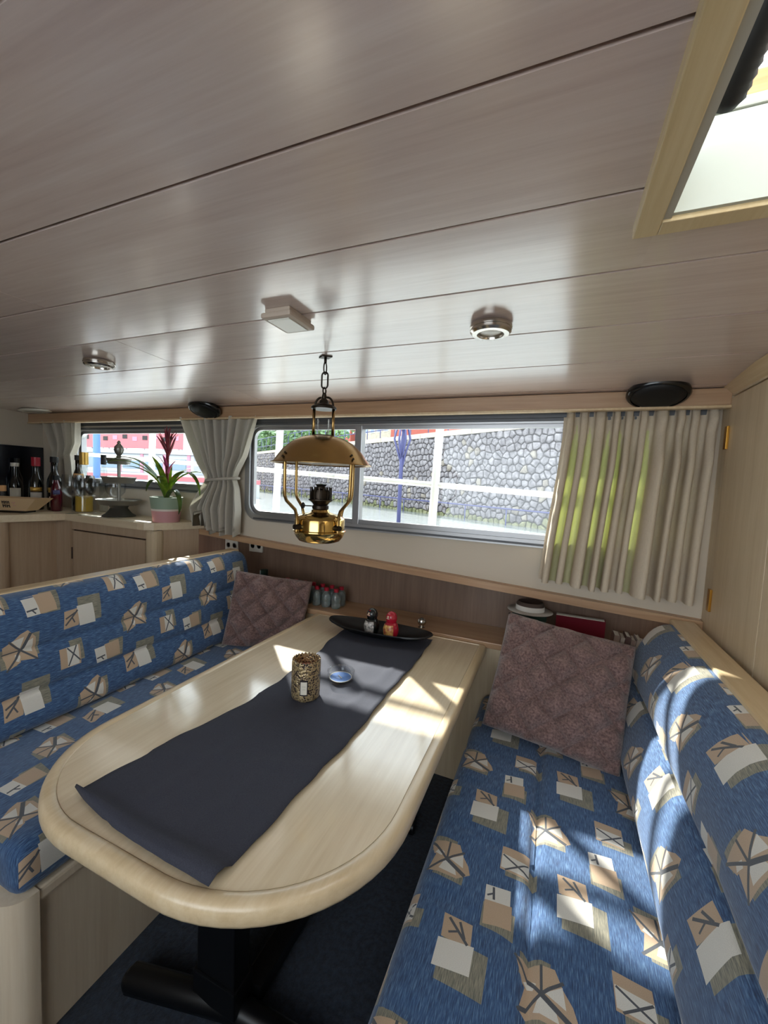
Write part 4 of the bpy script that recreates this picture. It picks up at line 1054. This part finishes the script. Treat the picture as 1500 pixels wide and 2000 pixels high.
B().tube([(0, 0, .14), (.004, 0, .30), (.006, .002, .44)], [.012, .010, .009], 10).obj('flower_stem', 'bract', pt, True)
for i in range(5): leaf(.10 + .012 * (i % 2), i * 1.27, 1.25, .5, .013, 'bractpink', 'bract', (.004, 0, .28 + .012 * i))
for i in range(16):
    leaf(.155 - .05 * (i / 16), i * 2.4, 1.05 + .4 * (i / 16), -.15 + .3 * (i % 3), .012, 'bract', 'flower_bract', (.006, .002, .40 + .006 * i))

# sockets under the sill
def socket(x, z, label):
    t = thing('wall_socket', label, 'socket', (x, 2.19, z), (0, 0, 0), 'wall sockets under the sill')
    B().box(-.055, .055, -.012, 0, -.042, .042, .004).obj('plate', 'plasticwhite', t)
    for sx in (-.025, .028):
        b = B().lathe([(.019, 0), (.019, .002), (.016, .002), (.016, -.006), (1e-6, -.006)], (sx, -.012, 0), 20, Matrix.Rotation(pi / 2, 3, 'X')); b.obj('outlet', 'papergrey', t, True, angle=40)
        for s2 in (-.006, .006): B().lathe([(.0025, 0), (.0025, .003)], (sx + s2, -.0115, 0), 8, Matrix.Rotation(pi / 2, 3, 'X')).obj('pin_hole', 'blackmatte', t)
socket(-2.04, .998, 'white wall socket nearest the galley worktop')
socket(-1.83, 1.015, 'white wall socket half hidden by the sill strip')

# ------------------------------------------------------------------ ledge items
ZL = .745
def pet(x, y, i):
    return (x, y, ZL)
pb = thing('water_bottle', 'small clear plastic bottle with red cap on the ledge, front row, first from the right', 'bottle', (-1.12, 2.03, ZL), (0, 0, 0), 'small red-capped bottles on the ledge')
B().lathe([(1e-6, 0), (.024, 0), (.027, .004), (.0265, .030), (.025, .034), (.027, .038), (.027, .068), (.022, .080), (.012, .090), (.011, .098), (1e-6, .098)], n=20).obj('body', 'petbottle', pb, True, angle=50)
B().lathe([(.0135, .093), (.014, .094), (.014, .110), (.012, .112), (1e-6, .112)], n=18).obj('cap', 'capred', pb, True, angle=40)
for k in range(7):
    for j in range(2):
        if k == 0 and j == 0: continue
        dup(pb, (-1.12 - .064 * k, 2.03 + .062 * j, ZL), 'small clear plastic bottle with red cap on the ledge, %s row, %s from the right' % (('front', 'back')[j], ('first', 'second', 'third', 'fourth', 'fifth', 'sixth', 'seventh')[k]))
gb = thing('green_bottle', 'dark green capped bottle behind the left pillow', 'bottle', (-1.66, 2.06, ZL))
B().lathe([(1e-6, 0), (.036, 0), (.038, .005), (.038, .10), (.018, .125), (.017, .135), (1e-6, .135)], n=20).obj('body', 'bottledark', gb, True, angle=50)
B().lathe([(.024, .118), (.025, .12), (.025, .15), (.02, .153), (1e-6, .153)], n=18).obj('cap', 'darkgreen', gb, True, angle=40)
kn = thing('chrome_knob', 'small round chrome knob on the ledge beside the tray', 'knob', (-.585, 1.975, ZL))
B().lathe([(.016, 0), (.018, .003), (.010, .008), (.012, .012), (.021, .022), (.023, .032), (.018, .043), (1e-6, .047)], n=24).obj('body', 'nickel', kn, True, angle=50)
B().lathe([(.010, .0435), (.009, .049), (1e-6, .050)], n=16).obj('button', 'pewterdark', kn, True, angle=40)
gbox = thing('storage_box', 'dark green patterned box on the ledge under the sun hat', 'box', (-.075, 2.09, ZL))
noisy('greenpattern', (16, 40, 30), (70, 100, 84), 60, .6, 0)
B().box(-.075, .075, -.055, .055, 0, .115, .002).obj('body', 'greenpattern', gbox)
B().box(-.078, .078, -.058, .058, .115, .135, .002).obj('lid', 'darkgreen', gbox)
hat = thing('sun_hat', 'pale brimmed sun hat resting on the green box', 'hat', (-.075, 2.09, ZL + .1355))
B().lathe([(.060, .000), (.100, .004), (.106, .008), (.104, .011), (.066, .012), (.062, .012)], n=40, sy=.85).obj('brim', 'hat', hat, True, angle=60)
B().lathe([(.0655, .010), (.067, .011), (.067, .034), (.0655, .035), (.0655, .010)], n=40, sy=.85).obj('band', 'hatband', hat, True, angle=40)
B().lathe([(.0645, .008), (.064, .040), (.056, .052), (.03, .048), (1e-6, .046)], n=40, sy=.85).obj('crown', 'hatdark', hat, True, angle=60)
fo = thing('red_folder', 'dark red folder with pale edge standing on the ledge behind the right pillow', 'folder', (.15, 2.12, ZL), (.10, 0, .0))
B().box(-.105, .105, -.012, -.009, 0, .142, .0005).obj('front_cover', 'darkred', fo); B().box(-.105, .105, .009, .012, 0, .145, .0005).obj('back_cover', 'darkred', fo)
B().box(-.104, .100, -.009, .009, .004, .146, .0).obj('pages', 'paper', fo)
bk = [('bookspine1', .024, .115), ('bookspine3', .016, .11), ('bookspine2', .020, .118), ('bookspine1', .018, .106), ('bookspine3', .014, .112), ('bookspine4', .022, .10), ('bookspine2', .016, .104), ('bookspine1', .02, .098)]
names = ['brown', 'pale grey', 'dark brown', 'brown thin', 'pale thin', 'dark plum', 'dark red-brown', 'short brown']
x = .268
ordw = ['first', 'second', 'third', 'fourth', 'fifth', 'sixth', 'seventh', 'eighth']
for i, (m_, t_, h_) in enumerate(bk):
    o = thing('book', '%s spined book, %s of the row behind the right pillow' % (names[i], ordw[i]), 'book', (x + t_ / 2, 2.04, ZL), (0, .12, 0), 'books on the ledge behind the right pillow')
    B().box(-t_ / 2, -t_ / 2 + .0015, -.035, .045, 0, h_, 0).obj('cover', m_, o); B().box(t_ / 2 - .0015, t_ / 2, -.035, .045, 0, h_, 0).obj('cover', m_, o)
    B().box(-t_ / 2 + .0015, t_ / 2 - .0015, -.035, -.033, 0, h_, 0).obj('spine', m_, o)
    B().box(-t_ / 2 + .0015, t_ / 2 - .0015, -.033, .043, .003, h_ - .003, 0).obj('pages', 'paper', o)
    x += t_ + .0022
dv = thing('clock_radio', 'small black device with grey display on the ledge by the right backrest', 'device', (.372, 1.968, ZL), (0, 0, .1))
B().box(-.024, .024, -.014, .014, 0, .052, .004).obj('body', 'device', dv)
B().box(-.017, .017, -.0155, -.0138, .026, .044, .0005).obj('display', 'screen', dv)
B().box(-.017, .017, -.0155, -.0138, .008, .013, .0005).obj('button_row', 'papergrey', dv)

# ------------------------------------------------------------------ outside
wtr = B().box(-90, 60, 2.3, 60, .42, .48).obj('canal_water', 'water'); tag(wtr, 'grey-green canal water between boat and quay', 'water', kind='stuff')
# side deck outside the window
dk = B().box(-6, 3, 2.24, 2.62, .95, 1.0); dk.box(-6, 3, 2.56, 2.64, .3, 1.03); struct(dk.obj('deck', 'whitepaint'), 'white side deck outside the windows')
struct(B().prism([(-5, 1.86), (3, 1.765), (3, 1.80), (-5, 1.895)], 2.06, 2.24, 'y').obj('roof_eave', 'whitepaint'), 'white roof edge strip above the long window outside, overhang sized to trim the sun')  # overhang depth added to cut the sun patch on the table
rl = thing('deck_railing', 'white tubular deck railing outside the side windows', 'railing', (-1.2, 2.5, 1.03))
def rz(x): return lerp(1.538, 1.450, (x + 2.19) / 2.2) - 1.03
for x, r in ((-4.9, .02), (-3.26, .026), (-1.925, .026), (-.715, .026), (.9, .026)): B().tube([(x + 1.2, 0, -.0), (x + 1.23, 0, .95)], r, 12).obj('post', 'whitepaint', rl, True, angle=40)
B().tube([(-5.5 + 1.2, 0, rz(-5.5)), (1.6 + 1.2, 0, rz(1.6))], .017, 12).obj('middle_rail', 'whitepaint', rl, True, angle=40)
B().tube([(-5.5 + 1.2, 0, .93), (1.6 + 1.2, 0, .93)], .02, 12).obj('top_rail', 'whitepaint', rl, True, angle=40)
B().box(-1.25 + 1.2, -1.205 + 1.2, -.03, .0, 0, .95, .003).obj('ladder_plank', 'whitepaint', rl)

# quay wall of individual stones
A0 = Vector((-7.80, 15.82)); A1 = Vector((-.11, 10.95)); dirw = (A1 - A0).normalized(); nrmw = Vector((dirw.y, -dirw.x))
if nrmw.dot(-A0) < 0: nrmw = -nrmw
S0, S1, H0, H1 = -26.0, 15.0, .40, 3.05
def wp(s, z, d): q = A0 + dirw * s + nrmw * d; return Vector((q.x, q.y, z))
qw = thing('quay_wall', 'rough stone quay wall rising from the canal outside the long window', 'wall', (A0.x, A0.y, .40))
off = Vector((A0.x, A0.y, .40))
b = B()
q = [wp(S0, H0 - .2, -.02), wp(S1, H0 - .2, -.02), wp(S1, H1, -.02), wp(S0, H1, -.02), wp(S0, H0 - .2, -.6), wp(S1, H0 - .2, -.6), wp(S1, H1, -.6), wp(S0, H1, -.6)]
b.add([v - off for v in q], [(0, 1, 2, 3), (4, 7, 6, 5), (0, 4, 5, 1), (1, 5, 6, 2), (2, 6, 7, 3), (3, 7, 4, 0)]); b.obj('mortar', 'mortar', qw)
rnd = random.Random(3); CS = .205
ncol = int((S1 - S0) / CS); nrow = int((H1 - H0) / (CS * .92)); ch = (H1 - H0) / nrow
pts2 = {}
for i in range(-1, ncol + 1):
    for j in range(-1, nrow + 1):
        pts2[i, j] = (S0 + (i + .5 + .5 * (j % 2) + rnd.uniform(-.36, .36)) * CS, H0 + (j + .5 + rnd.uniform(-.34, .34)) * ch)
def clip(poly, px, py, qx, qy, gap):
    mx_, my = (px + qx) / 2, (py + qy) / 2; nx, ny = qx - px, qy - py; l = sqrt(nx * nx + ny * ny); nx /= l; ny /= l
    out = []
    dd = [(x - mx_) * nx + (y - my) * ny + gap for x, y in poly]
    for k in range(len(poly)):
        a, c_ = poly[k - 1], poly[k]; da, dc = dd[k - 1], dd[k]
        if (da < 0) != (dc < 0):
            t = da / (da - dc); out.append((a[0] + (c_[0] - a[0]) * t, a[1] + (c_[1] - a[1]) * t))
        if dc < 0: out.append(c_)
    return out
cells = []
Rm = cam.matrix_world.inverted(); FPX = 796.7
def px(v):
    q_ = Rm @ v
    return (750 + FPX * q_.x / -q_.z, 1000 - FPX * q_.y / -q_.z) if q_.z < 0 else (-9999, 0)
for i in range(ncol):
    for j in range(nrow):
        x0_, y0_ = pts2[i, j]; poly = [(x0_ - .3, y0_ - .3), (x0_ + .3, y0_ - .3), (x0_ + .3, y0_ + .3), (x0_ - .3, y0_ + .3)]
        for di in (-2, -1, 0, 1, 2):
            for dj in (-2, -1, 0, 1, 2):
                if (di, dj) != (0, 0) and (i + di, j + dj) in pts2:
                    poly = clip(poly, x0_, y0_, *pts2[i + di, j + dj], .010)
                    if len(poly) < 3: break
            if len(poly) < 3: break
        if len(poly) >= 3:
            pxl = px(wp(x0_, y0_, 0)); vis = 690 < pxl[0] < 1120 and 825 < pxl[1] < 1050
            cells.append((vis, (wp(x0_, y0_, 0) - Vector((0, 0, 1.48))).length, x0_, y0_, poly))
cells.sort(key=lambda c_: (not c_[0], c_[1]))
def stone_geo(b, cell, o_):
    _, _, cx_, cy_, poly = cell; n = len(poly); hgt = rnd.uniform(.035, .075)
    v0 = [wp(x, y, -.02) - o_ for x, y in poly]; v1 = [wp(lerp(x, cx_, .10), lerp(y, cy_, .10), hgt * .65) - o_ for x, y in poly]
    v2 = [wp(lerp(x, cx_, .45), lerp(y, cy_, .45), hgt) - o_ for x, y in poly]
    fs = [(i, (i + 1) % n, n + (i + 1) % n, n + i) for i in range(n)] + [(n + i, n + (i + 1) % n, 2 * n + (i + 1) % n, 2 * n + i) for i in range(n)] + [tuple(range(2 * n, 3 * n))]
    b.add(v0 + v1 + v2, fs)
rest = B(); rest_m = []; MI = ['stone', 'stone_moss', 'stone_warm']
for k_, cell in enumerate(cells):
    mt_ = 'stone_moss' if cell[3] < .66 else ('stone_warm' if rnd.random() < .05 else 'stone')
    if k_ < 300:
        bb = B(); stone_geo(bb, cell, off); bb.obj('stone', mt_, qw)
    else:
        n0 = len(rest.f); stone_geo(rest, cell, off); rest_m += [MI.index(mt_)] * (len(rest.f) - n0)
ro = rest.obj('distant_stones', 'stone', qw); ro['kind'] = 'stuff'
for m_ in MI[1:]: ro.data.materials.append(MAT[m_])
if len(ro.data.polygons) == len(rest_m): ro.data.polygons.foreach_set('material_index', rest_m)
k = 0; s = S0
while s < S1:
    bb = B(); e = min(s + 1.18, S1); c8 = [wp(a, z, d) - off for z in (H1, H1 + .16) for a, d in ((s, .06), (e, .06), (e, -.55), (s, -.55))]
    bb.add(c8, [(0, 1, 2, 3), (7, 6, 5, 4), (0, 4, 5, 1), (1, 5, 6, 2), (2, 6, 7, 3), (3, 7, 4, 0)]); bb.obj('coping_stone', 'coping', qw); s += 1.2
# street on top
b = B(); q = [wp(S0, 3.18, -.5), wp(S1, 3.18, -.5), wp(S1, 3.18, -30), wp(S0, 3.18, -30)]
b.add(q + [v - Vector((0, 0, .1)) for v in q], [(0, 1, 2, 3), (7, 6, 5, 4), (0, 4, 5, 1), (1, 5, 6, 2), (2, 6, 7, 3), (3, 7, 4, 0)])
struct(b.obj('quay_street', 'pavement'), 'paved street on top of the quay')
# railings: low blue-purple rail at the foot of the wall, street fence on the coping
lr = thing('low_railing', 'thin blue railing along the water at the foot of the quay wall', 'railing', tuple(wp(0, .48, .25)))
o_ = wp(0, .48, .25)
B().tube([wp(-16, .92, .25) - o_, wp(10, .92, .25) - o_], .022, 8).obj('rail', 'bluelamp', lr, True)
for i in range(18):
    s = -16 + i * 1.5; B().tube([wp(s, .30, .25) - o_, wp(s, .92, .25) - o_], .018, 8).obj('post', 'bluelamp', lr, True)
sf = thing('street_fence', 'thin street fence on top of the quay wall', 'fence', tuple(wp(0, 3.21, -.3))); o_ = wp(0, 3.21, -.3)
for z in (3.6, 4.15): B().tube([wp(-22, z, -.3) - o_, wp(6, z, -.3) - o_], .02, 6).obj('rail', 'bluelamp', sf, True)
for i in range(28): B().tube([wp(-22 + i, 3.21, -.3) - o_, wp(-22 + i, 4.2, -.3) - o_], .018, 6).obj('post', 'bluelamp', sf, True)
# blue mooring lamp post in the water
mp = thing('mooring_post', 'tall dark blue ornamental mooring post standing in the canal', 'post', (-3.37, 9.0, .30))
B().tube([(0, 0, 0), (0, 0, 2.0), (.02, 0, 2.5)], [.05, .045, .04], 12).obj('pole', 'bluelamp', mp, True)
for i in range(8):
    a = i * pi / 4; B().tube([(0, 0, 1.4 + .05 * i), (.10 * cos(a), .10 * sin(a), 1.9), (.20 * cos(a), .20 * sin(a), 2.2), (.12 * cos(a), .12 * sin(a), 2.55)], .022, 6).obj('scroll', 'bluelamp', mp, True)
B().sphere((0, 0, 2.55), .16, 12, 8, (1, 1, .8)).obj('ornament', 'bluelamp', mp, True)
mp2 = thing('mooring_pole', 'light blue pole seen through the galley window', 'pole', (-9.55, 6.0, .30))
B().tube([(0, 0, 0), (0, 0, 4.2)], .07, 14).obj('pole', 'skyblue', mp2, True); B().lathe([(.08, 4.2), (.06, 4.30), (1e-6, 4.38)], n=14).obj('cap', 'whitepaint', mp2, True)

# trees on the quay
def tree(loc, label, mt_, seed, H=5.5, R=2.2, nl=3200):
    r = random.Random(seed); t = thing('tree', label, 'tree', loc, (0, 0, 0), 'trees on the quay')
    B().tube([(0, 0, 0), (.05, .03, H * .3), (0, .05, H * .55)], [.18, .14, .08], 8).obj('trunk', 'bark', t, True)
    for i in range(4):
        a = i * 1.6 + seed; B().tube([(.02, .02, H * .32 + .2 * i), (R * .45 * cos(a), R * .45 * sin(a), H * .55 + .15 * i)], [.07, .03], 6).obj('branch', 'bark', t, True)
    b = B()
    blobs = [(Vector((r.uniform(-.6, .6) * R, r.uniform(-.6, .6) * R, H * r.uniform(.10, .9))), R * r.uniform(.35, .6)) for _ in range(18)]
    for k in range(nl):
        c_, rad = r.choice(blobs); v = Vector((r.gauss(0, 1), r.gauss(0, 1), r.gauss(0, 1))).normalized() * rad * r.uniform(.6, 1.05) + c_
        u_ = Vector((r.gauss(0, 1), r.gauss(0, 1), r.gauss(0, 1))).normalized(); w_ = u_.orthogonal().normalized(); sz = r.uniform(.10, .22)
        o_ = len(b.v); b.v += [v - u_ * sz, v + w_ * sz * .55, v + u_ * sz, v - w_ * sz * .55]; b.f.append((o_, o_ + 1, o_ + 2, o_ + 3))
    b.obj('foliage', mt_, t, fix=False)
for i, (s, d, lb_, mt_) in enumerate(((-8.6, -2.6, 'leafy green tree on the quay right of the oil lamp shade', 'leafgreen'), (-11.6, -2.8, 'leafy green tree on the quay above the brass lamp shade', 'leafgreen_b'), (-15, -2.6, 'green tree on the quay left of the brass lamp', 'leafgreen'),
                              (-18.4, -3., 'pale green tree by the middle curtain', 'leafgreen_b'), (-22.4, -3, 'distant green tree seen left of the middle curtain', 'leafgreen'), (-27, -4, 'distant pale tree behind the red tour boat', 'leafgreen_b'))):
    v = wp(s, 3.18, d); tree(tuple(v), lb_, mt_, i + 4, 5.5 + .5 * (i % 3), 2.3)

# red and white tour boat and the second boat behind
tbt = thing('tour_boat', 'red and white canal tour boat moored outside the galley window', 'boat', (-21.0, 14.5, .35), (0, 0, .12))
hull = [(-7.5, -1.4), (6.0, -1.4), (7.6, -.5), (8.2, 0), (7.6, .5), (6.0, 1.4), (-7.5, 1.4)]
B().prism(hull, 0, .75).obj('hull', 'boatwhite', tbt); B().prism([(x * 1.005, y * 1.02) for x, y in hull], .75, .95).obj('rub_rail', 'boatred', tbt)
B().prism([(x * .97, y * .93) for x, y in hull], .95, 1.05).obj('deck', 'boatwhite', tbt)
B().box(-7.0, 5.5, -1.2, 1.2, 1.05, 1.95, .03).obj('cabin', 'boatwhite', tbt)
for i in range(9): B().box(-6.7 + i * 1.35, -5.7 + i * 1.35, -1.23, -1.19, 1.25, 1.75, .01).obj('window', 'boatglass', tbt)
for i in range(10): B().box(-6.98 + i * 1.35, -6.82 + i * 1.35, -1.24, -1.19, 1.05, 1.95, .005).obj('window_pillar', 'dullpink', tbt)
B().box(-7.1, 5.6, -1.3, 1.3, 1.95, 2.15, .03).obj('roof', 'boatwhite', tbt)
B().box(-7.1, 5.0, -1.32, -1.28, 2.2, 3.05, .01).obj('banner', 'boatred', tbt)
for i in range(12): B().box(-7.0 + i * 1.08, -6.94 + i * 1.08, -1.30, -1.24, 2.15, 3.15, 0).obj('stanchion', 'boatwhite', tbt)
for i in range(20): B().box(-6.9 + i * .6, -6.62 + i * .6, -1.335, -1.318, 2.55 + .05 * (i % 3), 2.75 + .05 * (i % 3), 0).obj('banner_mark', 'dullpink' if i % 2 else 'labeldark', tbt)
B().box(-6.5, 4.8, -1.1, 1.1, 3.6, 3.68, .02).obj('awning', 'boatred', tbt)
for x in (-6.2, -2.5, 1.0, 4.5):
    for y in (-1.0, 1.0): B().tube([(x, y, 2.15), (x, y, 3.6)], .03, 8).obj('awning_post', 'boatwhite', tbt)
bt2 = thing('orange_dinghy', 'small orange dinghy floating below the tour boat', 'boat', (-13.6, 10.6, .42), (0, 0, .2))
hl = [(-1.4, -.55), (.9, -.55), (1.5, -.2), (1.6, 0), (1.5, .2), (.9, .55), (-1.4, .55)]
B().prism(hl, 0, .42).obj('hull', 'orange', bt2); B().prism([(x * 1.03, y * 1.06) for x, y in hl], .42, .50).obj('gunwale', 'boatwhite', bt2)
B().box(-.5, -.2, -.5, .5, .50, .56, .01).obj('thwart', 'teak', bt2)
# row of far houses
def house(s, d, w_, h_, label, mt_):
    v = wp(s, 3.18, d); hs = thing('house', label, 'building', tuple(v), (0, 0, math.atan2(dirw.y, dirw.x)), 'houses behind the quay trees')
    B().box(-w_ / 2, w_ / 2, 0, 5, 0, h_).obj('facade', mt_, hs)
    B().prism([(-w_ / 2 - .1, h_), (w_ / 2 + .1, h_), (0, h_ + 2.2)], -.1, 5.1, 'y').obj('roof', 'brick', hs)
    for i in range(int(w_ / 1.3)):
        for j in range(int(h_ / 2.6)):
            xx = -w_ / 2 + .5 + i * 1.3; zz = .9 + j * 2.6
            f = B().box(xx, xx + .8, -.06, .02, zz, zz + 1.4).obj('window', 'whitepaint', hs); B().box(xx + .07, xx + .73, -.08, -.05, zz + .07, zz + 1.33).obj('glass', 'boatglass', f)
house(-14, -14, 7, 9, 'brick house behind the quay trees', 'brick'); house(-22, -15, 7.5, 10, 'cream house behind the quay trees', 'coping'); house(-31, -15, 8, 9, 'red brick house farthest left behind the trees', 'brick')
